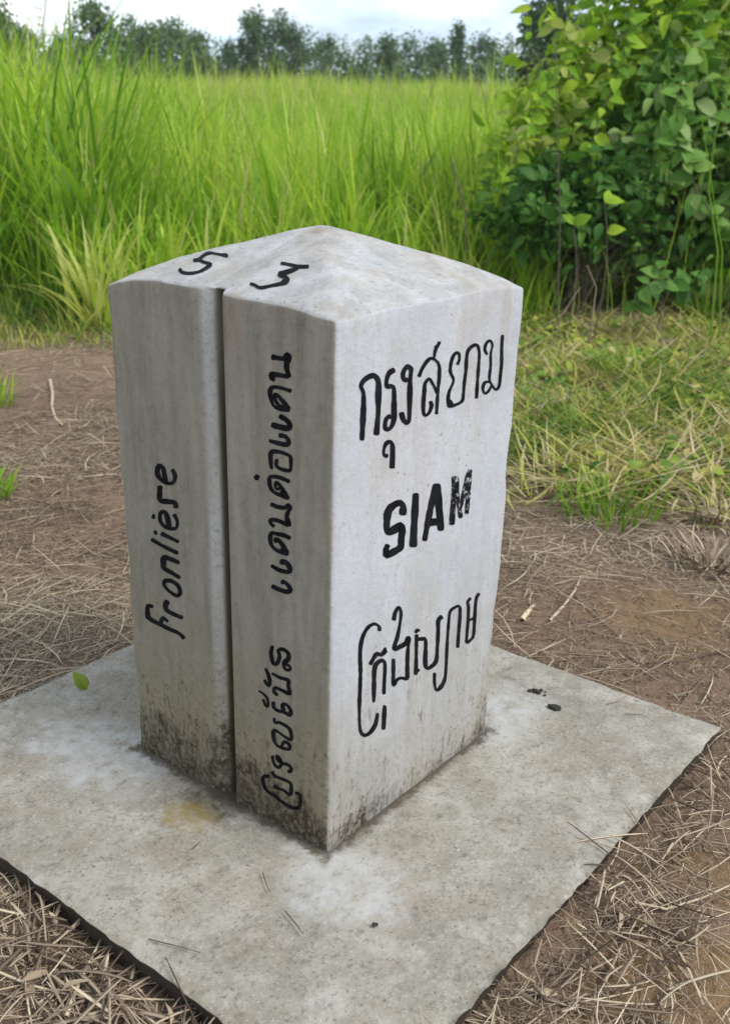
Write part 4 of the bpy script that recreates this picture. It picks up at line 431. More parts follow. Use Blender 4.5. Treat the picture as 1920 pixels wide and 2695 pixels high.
lettering('i', 'black painted digit 3 on the sloping top', ink, ['number_last'])

# ================================================================== blades, straws and leaves
def ribbons(base, height, az, lean, curl, width, nseg, mat, name, tint, kind=None, parent=None, twist=None, tubes=False):
    """many tapered blades (or thin three-sided stalks) as one mesh. lean: start angle off vertical; curl: how far it bends over"""
    n = len(base); T = np.linspace(0, 1, nseg + 1)
    ang = lean[:, None] + curl[:, None] * T[None, :] ** 1.4
    ds = height[:, None] / nseg
    dr = np.sin(ang) * ds; dz = np.cos(ang) * ds
    r = np.concatenate([np.zeros((n, 1)), np.cumsum(dr[:, :-1], 1)], 1); z = np.concatenate([np.zeros((n, 1)), np.cumsum(dz[:, :-1], 1)], 1)
    bow = (twist if twist is not None else np.zeros(n))[:, None] * (T * (1 - T))[None, :] * height[:, None]
    ca, sa = np.cos(az)[:, None], np.sin(az)[:, None]
    cx = base[:, 0:1] + r * ca - bow * sa; cy = base[:, 1:2] + r * sa + bow * ca; cz = base[:, 2:3] + z
    Cn = np.stack([cx, cy, cz], -1)
    prof = np.clip(np.minimum(.55 + 2.2 * T, 1.15 * (1 - T ** 2.2) + .04), .03, 1) if not tubes else np.interp(T, [0, .1, .85, 1], [.7, 1, .9, .35])
    hw = width[:, None] * prof[None, :] * .5
    side = np.stack([-sa + 0 * r, ca + 0 * r, 0 * r], -1)
    if tubes:
        nrm = np.stack([-np.cos(ang) * ca, -np.cos(ang) * sa, np.sin(ang)], -1)
        rows = [Cn + hw[..., None] * (math.cos(a) * side + math.sin(a) * nrm) for a in (.5, .5 + 2.094, .5 + 4.189)]
        V = np.stack(rows, 2).reshape(-1, 3); k = 3
        b = (np.arange(n) * (nseg + 1) * 3)[:, None, None] + (np.arange(nseg) * 3)[None, :, None]
        q = np.arange(3)[None, None, :]; q2 = (q + 1) % 3
        Fq = np.stack([b + q, b + q2, b + 3 + q2, b + 3 + q], -1).reshape(-1, 4)
    else:
        V = np.stack([Cn - hw[..., None] * side, Cn + hw[..., None] * side], 2).reshape(-1, 3); k = 2
        b = (np.arange(n) * (nseg + 1) * 2)[:, None] + (np.arange(nseg) * 2)[None, :]
        Fq = np.stack([b, b + 1, b + 3, b + 2], -1).reshape(-1, 4)
    at_ = np.repeat(tint, (nseg + 1) * k)
    o = mesh_obj(name, V, Fq, mat, parent, {'tint': at_})
    if kind: tag(o, kind=kind)
    return o
def leaves_mesh(pos, nrm, up_, size, tint, aspect=.62, fold=.22, lobed=False):
    """ovate leaves with a folded midrib and a drooping tip: 8 vertices each. Returns V, F, tint"""
    n = len(pos); nrm = nrm / (np.linalg.norm(nrm, axis=1, keepdims=True) + 1e-9)
    x = up_ - (up_ * nrm).sum(1, keepdims=True) * nrm; x /= np.linalg.norm(x, axis=1, keepdims=True) + 1e-9
    y = np.cross(nrm, x)
    # stations along the midrib: (along, half width, rise of the blade's edge, droop of the midrib)
    st = [(.06, .16, .05, .0), (.24, .42, .14, .015), (.48, .50, .13, .0), (.72, .36, .07, -.05), (.90, .15, .0, -.12)]
    if lobed: st = [(-.02, .30, .14, .0), (.14, .50, .17, .015), (.38, .52, .13, .0), (.64, .36, .06, -.05), (.86, .15, .0, -.12)]
    tpl = [(0, 0, 0)]
    for (a, wv, up1, dr) in st: tpl += [(a, wv, up1 * fold * 4 + dr), (a + .03, 0, dr), (a, -wv, up1 * fold * 4 + dr)]
    tpl.append((1.04, 0, -.20)); tpl = np.array(tpl); K = len(tpl)
    s = size[:, None, None]
    V = pos[:, None, :] + s * (tpl[None, :, 0:1] * x[:, None, :] + tpl[None, :, 1:2] * aspect * y[:, None, :] + tpl[None, :, 2:3] * nrm[:, None, :])
    tri = [(0, 2, 1), (0, 3, 2)]
    for r in range(len(st) - 1):
        p = 1 + 3 * r; tri += [(p, p + 1, p + 4), (p, p + 4, p + 3), (p + 1, p + 2, p + 5), (p + 1, p + 5, p + 4)]
    p = K - 4; tri += [(p, p + 1, K - 1), (p + 1, p + 2, K - 1)]
    F = (np.arange(n) * K)[:, None, None] + np.array(tri)[None]
    return V.reshape(-1, 3), F.reshape(-1, 3), np.repeat(tint, K)
def tube(V, F, pts, r0, r1, sides=6):
    pts = [Vector(p) for p in pts]; b = len(V); n = len(pts)
    for i_, p in enumerate(pts):
        d = (pts[min(i_ + 1, n - 1)] - pts[max(i_ - 1, 0)]).normalized(); a = d.orthogonal().normalized(); c = d.cross(a); r = r0 + (r1 - r0) * i_ / (n - 1)
        for k in range(sides): q = 2 * math.pi * k / sides; V.append(tuple(p + a * (r * math.cos(q)) + c * (r * math.sin(q))))
    for i_ in range(n - 1):
        for k in range(sides): k2 = (k + 1) % sides; F.append((b + i_ * sides + k, b + i_ * sides + k2, b + (i_ + 1) * sides + k2, b + (i_ + 1) * sides + k))
    F.append(tuple(b + (n - 1) * sides + k for k in range(sides)))
grass_mat = leaf_mat('grass_blade', [(0., (.045, .115, .016)), (.3, (.13, .28, .024)), (.6, (.29, .50, .038)), (.88, (.54, .70, .080)), (1., (.56, .51, .24))], .5, .5)
matted_mat = leaf_mat('matted_grass', [(0., (.045, .12, .014)), (.34, (.13, .25, .03)), (.58, (.38, .42, .06)), (.78, (.50, .42, .15)), (1., (.58, .49, .31))], .3, .6)
straw_t = NT('dry_straw'); straw_mat = straw_t.done(straw_t.principled(straw_t.multi(straw_t.attr('tint'), [(0., (.075, .05, .035)), (.35, (.20, .145, .105)), (.7, (.38, .30, .215)), (1., (.60, .50, .36))]), .75, spec=.25).outputs[0])
bark_t = NT('bark'); bg_ = bark_t.geo(); bark_mat = bark_t.done(bark_t.principled(bark_t.mix(bark_t.noise(bg_, 22, 5, .65), (.05, .038, .028), (.16, .13, .10)), .9, bark_t.noise(bg_, 60, 4, .7), .5, .01).outputs[0])
def scatter(n, y0, y1, half=.40, x0=None, x1=None):
    """points over the wedge of ground the camera looks at, even per square metre"""
    y = np.sqrt(RNG.rand(n) * (y1 ** 2 - y0 ** 2) + y0 ** 2); x = (RNG.rand(n) * 2 - 1) * half * y
    return x, y
# ---- the tall field
def field_edge(x): return 6.70 + .8 * (vnoise(x, x * 0, .6, 51) - .5) + .45 * (vnoise(x, x * 0, .2, 52) - .5) + .9 * sstep(.4, 1.0, x) * 0
def tall_height(x, y):
    h = 1.10 + .58 * sstep(-.6, -2.6, x * 7.5 / y) + .50 * (vnoise(x, y, 1.6, 53) - .5) + .45 * (vnoise(x, y, .5, 54) - .5)
    return h * (.42 + .58 * sstep(6.5, 8.6, y))
def tall_grass():
    """tussocks: blades spring from shared roots and arch outward, some broad and some fine, with dark gaps between"""
    nt_ = 2600; tx, ty = scatter(nt_, 6.3, 14.5, .44); k = (ty > field_edge(tx)) & ~((tx > 1.05 + .25 * RNG.rand(nt_)) & (ty < 8.9)); tx, ty = tx[k], ty[k]; nt_ = len(tx)
    per = RNG.randint(10, 38, nt_); ti = np.repeat(np.arange(nt_), per); n = len(ti)
    a = RNG.rand(n) * 6.283; q = .10 * np.abs(RNG.randn(n)); x = tx[ti] + q * np.cos(a); y = ty[ti] + q * np.sin(a)
    th = tall_height(tx, ty) * (.55 + .85 * RNG.rand(nt_)); h = th[ti] * (.55 + .55 * RNG.rand(n)); h = np.where(RNG.rand(n) < .22, h * .5, h)
    az = a + .7 * RNG.randn(n); lean = np.abs(.12 + .24 * RNG.randn(n)); curl = .15 + np.abs(RNG.randn(n)) * (.45 + 1.0 * RNG.rand(nt_)[ti])
    bw = (.007 + .023 * RNG.rand(nt_) ** 1.5) * (1 + .35 * sstep(-.1, -.3, tx / ty)); wd = bw[ti] * (.7 + .6 * RNG.rand(n))
    tt = .70 + .42 * (vnoise(tx, ty, .9, 57) - .5) + .17 * RNG.randn(nt_)
    tint = np.clip(tt[ti] + .12 * RNG.randn(n), .25, .95); tint = np.where(RNG.rand(n) < .025, 1., tint)
    ribbons(np.stack([x, y, ground_z(x, y) - .01], -1), h, az, lean, curl, wd, 6, grass_mat, 'tall_grass', tint, 'stuff', twist=RNG.randn(n) * .12)
    # the finer growth that fills between the tussocks
    x, y = scatter(26000, 6.3, 14.5, .44); k = (y > field_edge(x)) & (vnoise(x, y, .35, 55) > .30) & ~((x > 1.1) & (y < 8.9)); x, y = x[k], y[k]; n = len(x)
    h = tall_height(x, y) * (.25 + .45 * RNG.rand(n)); tint = np.clip(.38 + .5 * (vnoise(x, y, .9, 58) - .5) + .18 * RNG.randn(n), 0, .93); tint = np.where(RNG.rand(n) < .05, 1., tint)
    return ribbons(np.stack([x, y, ground_z(x, y) - .01], -1), h, RNG.rand(n) * 6.283, np.abs(RNG.randn(n)) * .25, .2 + np.abs(RNG.randn(n)) * .8, .004 + .007 * RNG.rand(n), 5, grass_mat, 'undergrowth_grass', tint, 'stuff', twist=RNG.randn(n) * .15)
def far_grass():
    x, y = scatter(78000, 13.5, 52, .42); n = len(x)
    base = np.stack([x, y, ground_z(x, y) - .02], -1)
    h = (.60 + .8 * vnoise(x, y, 2.5, 58) + .35 * vnoise(x, y, .9, 68)) * (.6 + .5 * RNG.rand(n)); h = np.where(RNG.rand(n) < .012, h * 1.75, h); wd = (.010 + .012 * RNG.rand(n)) * (y / 14) ** .75
    tint = np.clip(.64 + .10 * sstep(18, 40, y) + .40 * (vnoise(x, y, 5, 59) - .5) + .22 * (vnoise(x, y, 1.2, 60) - .5) + .15 * RNG.randn(n), 0, .95); tint = np.where(RNG.rand(n) < .06 + .22 * sstep(16, 34, y), 1., tint)
    return ribbons(base, h, RNG.rand(n) * 6.283, np.abs(RNG.randn(n)) * .2, .2 + np.abs(RNG.randn(n)) * .7, wd, 4, grass_mat, 'field_grass', tint, 'stuff')
tall_grass(); far_grass()
# ---- trodden, half dry grass between the slab and the bushes
def matted_grass():
    x = .35 + 2.6 * RNG.rand(46000); y = 3.1 + 3.9 * RNG.rand(46000)
    dens = sstep(3.05, 3.9, y + .5 * (vnoise(x, y, .3, 61) - .5) - .22 * (x - .8)) * sstep(.30, .62, x / (y * .19 + .001) * .6) * (1 - .85 * sstep(.50, .70, vnoise(x, y, .38, 62))) * (1 - .75 * sstep(6.2, 6.7, y))
    k = RNG.rand(len(x)) < dens; x, y = x[k], y[k]; n = len(x)
    lg = RNG.rand(n) < .55; h = np.where(lg, .10 + .30 * RNG.rand(n), .03 + .10 * RNG.rand(n)); lean = np.where(lg, 1.05 + .45 * RNG.rand(n), .3 + 1.0 * RNG.rand(n)); curl = .2 + .8 * RNG.rand(n)
    tint = np.clip(.67 + 1.0 * (vnoise(x, y, .30, 63) - .5) + .26 * RNG.randn(n), 0, 1)
    ribbons(np.stack([x, y, ground_z(x, y) + .004 + .05 * lg * RNG.rand(n)], -1), h, RNG.rand(n) * 6.283, lean, curl * np.where(lg, .35, 1.), .003 + .009 * RNG.rand(n) ** 1.5, 4, matted_mat, 'matted_grass', tint, 'stuff', twist=RNG.randn(n) * .3)
    # small broad weeds showing between the blades
    x = .5 + 2.3 * RNG.rand(5200); y = 3.5 + 3.2 * RNG.rand(5200); k = vnoise(x, y, .30, 69) > .58; x, y = x[k], y[k]; n = len(x)
    Vv, Ff, tt = leaves_mesh(np.stack([x, y, ground_z(x, y) + .02 + .09 * RNG.rand(n)], -1), np.stack([RNG.randn(n) * .5, RNG.randn(n) * .5 - .2, np.ones(n)], -1), RNG.randn(n, 3), .025 + .045 * RNG.rand(n), np.clip(.45 + .22 * RNG.randn(n), 0, .95), .6, .2)
    tag(mesh_obj('weed_leaves', Vv, Ff, matted_mat, None, {'tint': tt}), kind='stuff')
matted_grass()
def verge_grass():
    """short growth where the field meets the bare path"""
    x, y = scatter(26000, 5.2, 7.6, .42); k = (x < .95 + .3 * RNG.rand(len(x))) & (RNG.rand(len(x)) < sstep(5.75, 6.7, y + .9 * (vnoise(x, y, .35, 64) - .5) + .5 * (vnoise(x, y, .13, 67) - .5))); x, y = x[k], y[k]; n = len(x)
    tint = np.clip(.42 + .5 * (vnoise(x, y, .5, 65) - .5) + .2 * RNG.randn(n), 0, 1)
    ribbons(np.stack([x, y, ground_z(x, y)], -1), .05 + .34 * RNG.rand(n) ** 1.5 * sstep(5.2, 6.9, y), RNG.rand(n) * 6.283, .3 + .8 * RNG.rand(n), .3 + .9 * RNG.rand(n), .003 + .007 * RNG.rand(n), 4, matted_mat, 'verge_grass', tint, 'stuff', twist=RNG.randn(n) * .2)
verge_grass()
def thicket_grass():
    """thin grass and climbing stems growing up through the bushes"""
    x, y = scatter(9000, 6.75, 8.4, .40); k = (x > .75) & (RNG.rand(len(x)) < sstep(.7, 1.1, x) * np.where(x < 1.15, 1., .05)); x, y = x[k], y[k]; n = len(x)
    h = (.35 + .95 * RNG.rand(n)) * (.5 + .5 * sstep(6.7, 7.6, y)) * (1 + .35 * sstep(1.0, 2.0, x)); tint = np.clip(.58 + .5 * (vnoise(x, y, .5, 66) - .5) + .2 * RNG.randn(n), 0, .95)
    ribbons(np.stack([x, y, ground_z(x, y) - .01], -1), h, RNG.rand(n) * 6.283, np.abs(RNG.randn(n)) * .25, .15 + np.abs(RNG.randn(n)) * .7, .004 + .010 * RNG.rand(n) ** 1.6, 6, grass_mat, 'thicket_grass', tint, 'stuff', twist=RNG.randn(n) * .15)
thicket_grass()
def crumbs():
    """crumbs and small clods of dry soil"""
    x, y = scatter(9000, .75, 4.6, .44); k = ~on_slab(x, y, .01) & (vnoise(x, y, .25, 74) > .35); x, y = x[k], y[k]; n = len(x)
    ico = np.array([(0, 0, 1), (.89, 0, .45), (.28, .85, .45), (-.72, .53, .45), (-.72, -.53, .45), (.28, -.85, .45), (.72, .53, -.45), (-.28, .85, -.45), (-.89, 0, -.45), (-.28, -.85, -.45), (.72, -.53, -.45), (0, 0, -1)])
    tri = np.array([(0, 1, 2), (0, 2, 3), (0, 3, 4), (0, 4, 5), (0, 5, 1), (1, 6, 2), (2, 7, 3), (3, 8, 4), (4, 9, 5), (5, 10, 1), (1, 10, 6), (2, 6, 7), (3, 7, 8), (4, 8, 9), (5, 9, 10), (11, 6, 10), (11, 7, 6), (11, 8, 7), (11, 9, 8), (11, 10, 9)])
    s = (.0015 + .006 * RNG.rand(n) ** 4)[:, None, None]; V = ico[None] * s * (1 + .35 * (RNG.rand(n, 12, 3) - .5)) * np.array([1.2, 1, .7])
    V = V + np.stack([x, y, ground_z(x, y) + .001], -1)[:, None, :]; F = (np.arange(n) * 12)[:, None, None] + tri[None]
    tag(mesh_obj('soil_crumbs', V.reshape(-1, 3), F.reshape(-1, 3), bpy.data.materials['dirt']), kind='stuff')
crumbs()
# ---- straw litter
def straw():
    N = 250000
    x, y = scatter(N, .75, 7.0, .42)
    y = .75 + (y - .75) * (.35 + .65 * RNG.rand(N) ** .5) ; x = x * np.clip(y / (np.abs(y) + .001), 0, 1)
    d = vnoise(x, y, .5, 71) * .6 + vnoise(x, y, .16, 72) * .4
    bare = np.zeros(N)
    for cx, cy, r in ((.80, 2.55, .34), (.50, 1.16, .26), (1.15, 2.1, .3)): bare = np.maximum(bare, np.exp(-(((x - cx) ** 2 + (y - cy) ** 2) / r ** 2)))
    dens = np.clip(sstep(.22, .62, d) * 1.1 + .12, 0, 1) * (1 - .85 * bare) * (1 - .35 * sstep(4.5, 6.2, y))
    k = (RNG.rand(N) < dens) & ~on_slab(x, y, .010) & (np.abs(x) < .46 * y + .05); x, y = x[k], y[k]; n = len(x)
    big = RNG.rand(n)
    L_ = .010 + .055 * RNG.rand(n) ** 1.8 + .14 * (big > .97); wd = .0009 + .0016 * RNG.rand(n) ** 1.5 + .0014 * (big > .95) + .0006 * sstep(2.5, 5, y)
    tint = np.clip(.60 + .55 * (vnoise(x, y, .6, 73) - .5) + .25 * RNG.randn(n) + .15 * (big > .93), 0, 1)
    ribbons(np.stack([x, y, ground_z(x, y) + .002 + .010 * RNG.rand(n)], -1), L_, RNG.rand(n) * 6.283, 1.34 + .26 * RNG.rand(n), .04 + .25 * RNG.rand(n), wd * (.6 + .9 * RNG.rand(n)), 3, straw_mat, 'straw_litter', tint, 'stuff', twist=RNG.randn(n) * .18, tubes=True)
straw()
def near_straw():
    """the deep loose straw heaped against the slab's near edges"""
    x, y = scatter(13000, .72, 1.9, .42); k = ~on_slab(x, y, .014); x, y = x[k], y[k]; n = len(x)
    left = x < 0
    k = RNG.rand(n) < np.where(left, .62, .30 + .35 * sstep(1.35, 1.1, y) * 0); x, y, left = x[k], y[k], left[k]; n = len(x)
    L_ = .03 + .13 * RNG.rand(n) ** 1.5; wd = .0013 + .0034 * RNG.rand(n) ** 1.5 + .0022 * left * RNG.rand(n)
    tint = np.clip(.48 + .30 * RNG.randn(n), 0, 1)
    ribbons(np.stack([x, y, ground_z(x, y) + .003 + .020 * RNG.rand(n)], -1), L_, RNG.rand(n) * 6.283, 1.22 + .36 * RNG.rand(n), .05 + .35 * RNG.rand(n), wd * (.6 + .8 * RNG.rand(n)), 6, straw_mat, 'loose_straw', tint, 'stuff', twist=RNG.randn(n) * .16, tubes=True)
    x, y = scatter(420, .72, 1.5, .42); k = ~on_slab(x, y, .02) & ((x < 0) | (RNG.rand(420) < .05)); x, y = x[k], y[k]; n = len(x)
    nr = np.stack([RNG.randn(n) * .45, RNG.randn(n) * .45, np.ones(n)], -1); upv = RNG.randn(n, 3); upv[:, 2] *= .2
    Vv, Ff, tt = leaves_mesh(np.stack([x, y, ground_z(x, y) + .006 + .016 * RNG.rand(n)], -1), nr, upv, .02 + .045 * RNG.rand(n), np.clip(.50 + .22 * RNG.randn(n), 0, .85), .24, .25)
    tag(mesh_obj('dead_leaf_litter', Vv, Ff, straw_mat, None, {'tint': tt}), kind='stuff')
near_straw()
# ================================================================== bushes at the field's edge
shrub_bright = leaf_mat('broad_leaf_sunny', [(0., (.045, .12, .018)), (.3, (.11, .25, .024)), (.62, (.24, .44, .030)), (.88, (.42, .58, .045)), (1., (.52, .54, .24))], .5, .55, .2)  # leaf colours brightened as if sunlit, mostly for upper growth
shrub_dark = leaf_mat('broad_leaf_dark', [(0., (.024, .070, .016)), (.4, (.065, .17, .030)), (.75, (.14, .30, .048)), (.93, (.24, .39, .09)), (1., (.38, .45, .24))], .42, .55, .2)  # leaf colours deepened as if in shade, mostly for lower growth
def shrub(name, label, x, y, rx, ry, h, nleaf, lsize, mat, tint0, seed, low=.08, lobed=False, stems=9, top_bias=1.0, sparse=.0):
    r = np.random.RandomState(seed); gz = float(ground_z(x, y)); root = empty(name, (x, y, gz)); tag(root, label, 'bush', 'leafy bushes at the edge of the field')
    V = []; F = []; tips = []
    for s in range(stems):
        a = r.rand() * 6.283; rad = .25 + .8 * r.rand(); hx, hy = rx * rad * math.cos(a), ry * rad * math.sin(a); hz = h * (.55 + .45 * r.rand()) * (1.05 - .35 * rad)
        b = (.14 * rx * r.randn(), .14 * ry * r.randn(), -.02); pts = []
        for f in np.linspace(0, 1, 7): pts.append((b[0] + (hx - b[0]) * f ** 1.5 + .02 * r.randn() * f, b[1] + (hy - b[1]) * f ** 1.5 + .02 * r.randn() * f, -.02 + (hz + .02) * f - .10 * h * f ** 4))
        tube(V, F, pts, .010 + .006 * r.rand(), .002, 5)
        for q in range(5):
            f = .35 + .6 * r.rand(); i_ = int(f * 6); p = Vector(pts[i_]); e = p + Vector((r.randn() * rx * .28, r.randn() * ry * .28, h * (.06 + .14 * r.rand())))
            tube(V, F, [p, (p + e) / 2 + Vector((0, 0, .03)), e], .004, .0015, 4)
            tips += [(pts[i_]), tuple(e)]
        tips += pts[3:]
    mesh_obj('stem', np.array(V), F, bark_mat, root)
    # leaf clusters spread through the crown's volume
    nc = max(24, nleaf // 20); cen = []
    while len(cen) < nc:
        u = r.randn(3); u /= np.linalg.norm(u); rad = (.35 + .65 * r.rand() ** .6)
        z = low + (1 - low) * (.5 + .5 * u[2] * rad)
        lump = .78 + .36 * float(vnoise(math.atan2(u[1], u[0]) * 2 + 9, u[2] * 3 + 9, .8, seed % 50))
        wdt = (1 - .35 * max(0, z - .5) * 2 * top_bias) * lump
        cen.append((u[0] * rad * rx * wdt, u[1] * rad * ry * wdt, z * h * (.88 + .24 * r.rand())))
    cen = np.array(cen)
    ci = r.randint(0, nc, nleaf); pos = cen[ci] + r.randn(nleaf, 3) * np.array([.085 * rx + .035, .085 * ry + .035, .055 * h + .03])
    pos[:, 2] = np.maximum(pos[:, 2], .03)
    out = np.stack([pos[:, 0] / rx, pos[:, 1] / ry, (pos[:, 2] - h * .45) / h], -1)
    nr = .5 * out + .75 * r.randn(nleaf, 3) + np.array([0, -.12, .60])
    upv = out * .6 + r.randn(nleaf, 3) * .8 + np.array([0, 0, -.25])
    size = lsize * (.35 + 1.05 * r.rand(nleaf) ** 1.5)
    tint = np.clip(tint0 + .22 * (r.rand(nc)[ci] - .5) + .17 * r.randn(nleaf), 0, .96); tint = np.where(r.rand(nleaf) < .012, 1., tint)
    asp = np.where(r.rand(nleaf) < .5, .78 if lobed else .62, .42) * (.85 + .3 * r.rand(nleaf)); Vv, Ff, tt = leaves_mesh(pos, nr, upv, size, tint, asp[:, None, None], .24, lobed)
    mesh_obj('foliage', Vv, Ff, mat, root, {'tint': tt})
    return root
shrub('leafy_bush', 'low dark green bush with shady hollows right behind the marker top', 1.38, 7.1, .66, .5, 1.05, 1700, .100, shrub_dark, .40, 101, .34, False, 12)  # low tint paints extra shade into the hollow
shrub('leafy_bush', 'tall dark leafy bush in the middle of the thicket', 2.05, 7.65, .72, .62, 1.72, 2000, .150, shrub_dark, .78, 102, .10, False, 16, .8)
shrub('leafy_bush', 'largest bush, bright green broad leaves reaching above the picture top', 2.25, 8.2, 1.0, .65, 2.9, 3700, .140, shrub_bright, .68, 103, .25, False, 20, .4)
shrub('leafy_bush', 'dark bush at the right end of the thicket beside the tall stalks', 2.85, 7.3, .62, .55, 1.5, 1500, .150, shrub_dark, .70, 104, .08, True)
shrub('leafy_bush', 'yellow green bush sloping down into the tall grass', 1.45, 7.95, .62, .5, 1.85, 2200, .115, shrub_bright, .84, 105, .10, False, 16, 1.3)
shrub('leafy_bush', 'small fresh green bush at the left tip of the thicket', .98, 7.75, .45, .4, 1.0, 1000, .072, shrub_bright, .74, 106, .04, False, 12)
def vine(label, pix, dist, seed, mat, tint, size):
    r = np.random.RandomState(seed); P = [at(u, v, dist - .10 * math.sin(k * 1.3)) for k, (u, v) in enumerate(pix)]; P[0].z = max(P[0].z, float(ground_z(P[0].x, P[0].y)) - .02); root = empty('climbing_vine', P[0]); tag(root, label, 'vine', 'vines hanging over the thicket')
    Q = []
    for a, c in zip(P[:-1], P[1:]):
        for f in np.linspace(0, 1, 6)[:-1]: Q.append(a.lerp(c, f) + Vector((r.randn(), r.randn(), r.randn())) * .008 - P[0])
    Q.append(P[-1] - P[0]); V = []; F = []; tube(V, F, Q, .006, .002, 5); mesh_obj('stem', np.array(V), F, bark_mat, root)
    pos = []; nr = []; upv = []
    for k in range(1, len(Q)):
        for _ in range(2):
            a = r.rand() * 6.283; pos.append(tuple(Q[k])); upv.append((math.cos(a), -.4 + .3 * r.randn(), math.sin(a) - .2)); nr.append((.5 * r.randn(), -.8, .6 + .3 * r.randn()))
    n = len(pos); Vv, Ff, tt = leaves_mesh(np.array(pos), np.array(nr), np.array(upv), size * (.5 + 1.0 * r.rand(n)), np.clip(tint + .16 * r.randn(n), 0, .95), .66, .22); mesh_obj('foliage', Vv, Ff, mat, root, {'tint': tt})
vine('vine with bright leaves arching down the left shoulder of the thicket', [(1100, 560), (1120, 420), (1165, 300), (1215, 200), (1262, 120)], 7.25, 501, shrub_bright, .66, .082)
vine('vine climbing the middle of the thicket toward the picture top', [(1330, 560), (1300, 400), (1330, 270), (1380, 150), (1400, 40)], 7.05, 502, shrub_bright, .56, .10)
vine('vine drooping across the right part of the thicket', [(1600, 520), (1540, 400), (1500, 300), (1510, 190), (1560, 100)], 6.8, 503, shrub_dark, .80, .12)
vine('low creeping vine crossing the dark foot of the thicket', [(1400, 700), (1430, 640), (1470, 615), (1520, 640), (1580, 600)], 6.35, 504, shrub_dark, .55, .09)
# young plants with a few big leaves in front of the thicket
def sapling(label, u, v, dist, h, leaves, mat, tint, seed, size):
    p = at(u, v, dist); r = np.random.RandomState(seed); gz = float(ground_z(p.x, p.y)); root = empty('leafy_sapling', (p.x, p.y, gz)); tag(root, label, 'sapling', 'young plants before the thicket')
    H_ = p.z - gz; V = []; F = []; pts = [(.05 * math.sin(3 * f), .02 * f, H_ * f) for f in np.linspace(0, 1, 6)]; tube(V, F, pts, .006, .0025, 5)
    mesh_obj('stem', np.array(V), F, bark_mat, root)
    pos = []; nr = []; upv = []
    for (a, tl, f) in leaves: q = pts[min(5, int(f * 5))]; pos.append(q); upv.append((math.cos(a), math.sin(a) * .6, .25)); nr.append((-.3 * math.cos(a) + .5 * r.randn(), -.75 + .4 * r.randn(), tl + .4 * r.randn()))
    n = len(leaves); Vv, Ff, tt = leaves_mesh(np.array(pos), np.array(nr, float), np.array(upv, float), size * (.7 + .5 * r.rand(n)), np.clip(tint + .08 * r.randn(n), 0, 1), .7, .2)
    mesh_obj('foliage', Vv, Ff, mat, root, {'tint': tt})
sapling('young plant with pale yellow green rounded leaves before the dark bush', 1345, 452, 6.35, .8, [(.15, .7, 1), (1.5, .2, 1), (-.5, .9, .8)], shrub_bright, .80, 201, .115)
sapling('young plant with blue green leaves under the pale one', 1275, 500, 6.30, .7, [(.5, .7, 1), (2.2, .3, 1)], shrub_bright, .58, 202, .09)
sapling('drooping bluish leaved young plant low before the dark hollow', 1465, 600, 6.25, .5, [(1.2, .3, 1), (3.6, .5, .95), (-.5, .6, .9), (4.6, .3, .8)], shrub_dark, .58, 203, .115)
# ================================================================== tufts, stalks
def tuft(label, u, v, n, h, spread, tint, seed, mat=None, lean=.45):
    p = on_ground(u, v); r = np.random.RandomState(seed); root = (p.x, p.y)
    a = r.rand(n) * 6.283; q = spread * r.rand(n) ** .7; x = q * np.cos(a); y = q * np.sin(a)
    o = ribbons(np.stack([x, y, ground_z(p.x + x, p.y + y) - p.z], -1), h * (.5 + .7 * r.rand(n)), a + r.randn(n) * .6, lean * (.3 + r.rand(n)), .3 + .9 * r.rand(n), .004 + .006 * r.rand(n), 5, mat or grass_mat, 'grass_tuft', np.clip(tint + .16 * r.randn(n), 0, 1), twist=r.randn(n) * .15)
    o.location = p; tag(o, label, 'grass tuft', 'small tufts on the bare dirt'); return o
tuft('green grass tuft at the front tip of the matted grass right of the marker', 1355, 1150, 150, .14, .17, .42, 301)
tuft('bright upper grass tuft cut by the left picture edge', -12, 905, 90, .17, .10, .58, 302)
tuft('smaller lower grass tuft cut by the left picture edge', -14, 1105, 60, .11, .07, .55, 303)
tuft('spiky fresh green tuft under the thicket near the right edge', 1560, 715, 60, .42, .07, .48, 304, lean=.75)
tuft('leaning green tuft before the thicket, halfway between marker and right edge', 1395, 850, 110, .24, .14, .45, 305, lean=.8)
tuft('yellowish flattened tuft in the middle of the matted grass', 1330, 960, 140, .20, .22, .75, 306, matted_mat, .95)
def stalk(label, pts, r0, mat, name='grass_stalk', cat='stalk', group='single stalks'):
    V = []; F = []; b = Vector(pts[0]); tube(V, F, [Vector(p) - b for p in pts], r0, r0 * .35, 5)
    o = mesh_obj(name, np.array(V), F, mat, None, {'tint': np.full(len(V), .45)}); o.location = b; tag(o, label, cat, group); return o
def gpt(u, v, d):
    p = at(u, v, d); return Vector((p.x, p.y, float(ground_z(p.x, p.y))))
stalk('dark dead stem leaning in the grass left of the thicket', [gpt(1050, 560, 7.0), at(1036, 470, 7.0), at(1004, 350, 7.0)], .008, bark_mat)
stalk('thin dark upright stem before the thicket', [gpt(1247, 650, 6.6), at(1246, 480, 6.6), at(1238, 250, 6.6), at(1236, 60, 6.6)], .006, bark_mat)
stalk('tall pale green stalk bending along the right picture edge', [gpt(1590, 700, 6.0), at(1596, 560, 6.0), at(1575, 420, 6.0), at(1590, 300, 6.0), at(1624, 190, 6.0)], .007, grass_mat)
stalk('second tall green stalk crossing the first at the right picture edge', [gpt(1612, 690, 6.1), at(1606, 560, 6.1), at(1588, 450, 6.1), at(1560, 260, 6.1)], .006, grass_mat)
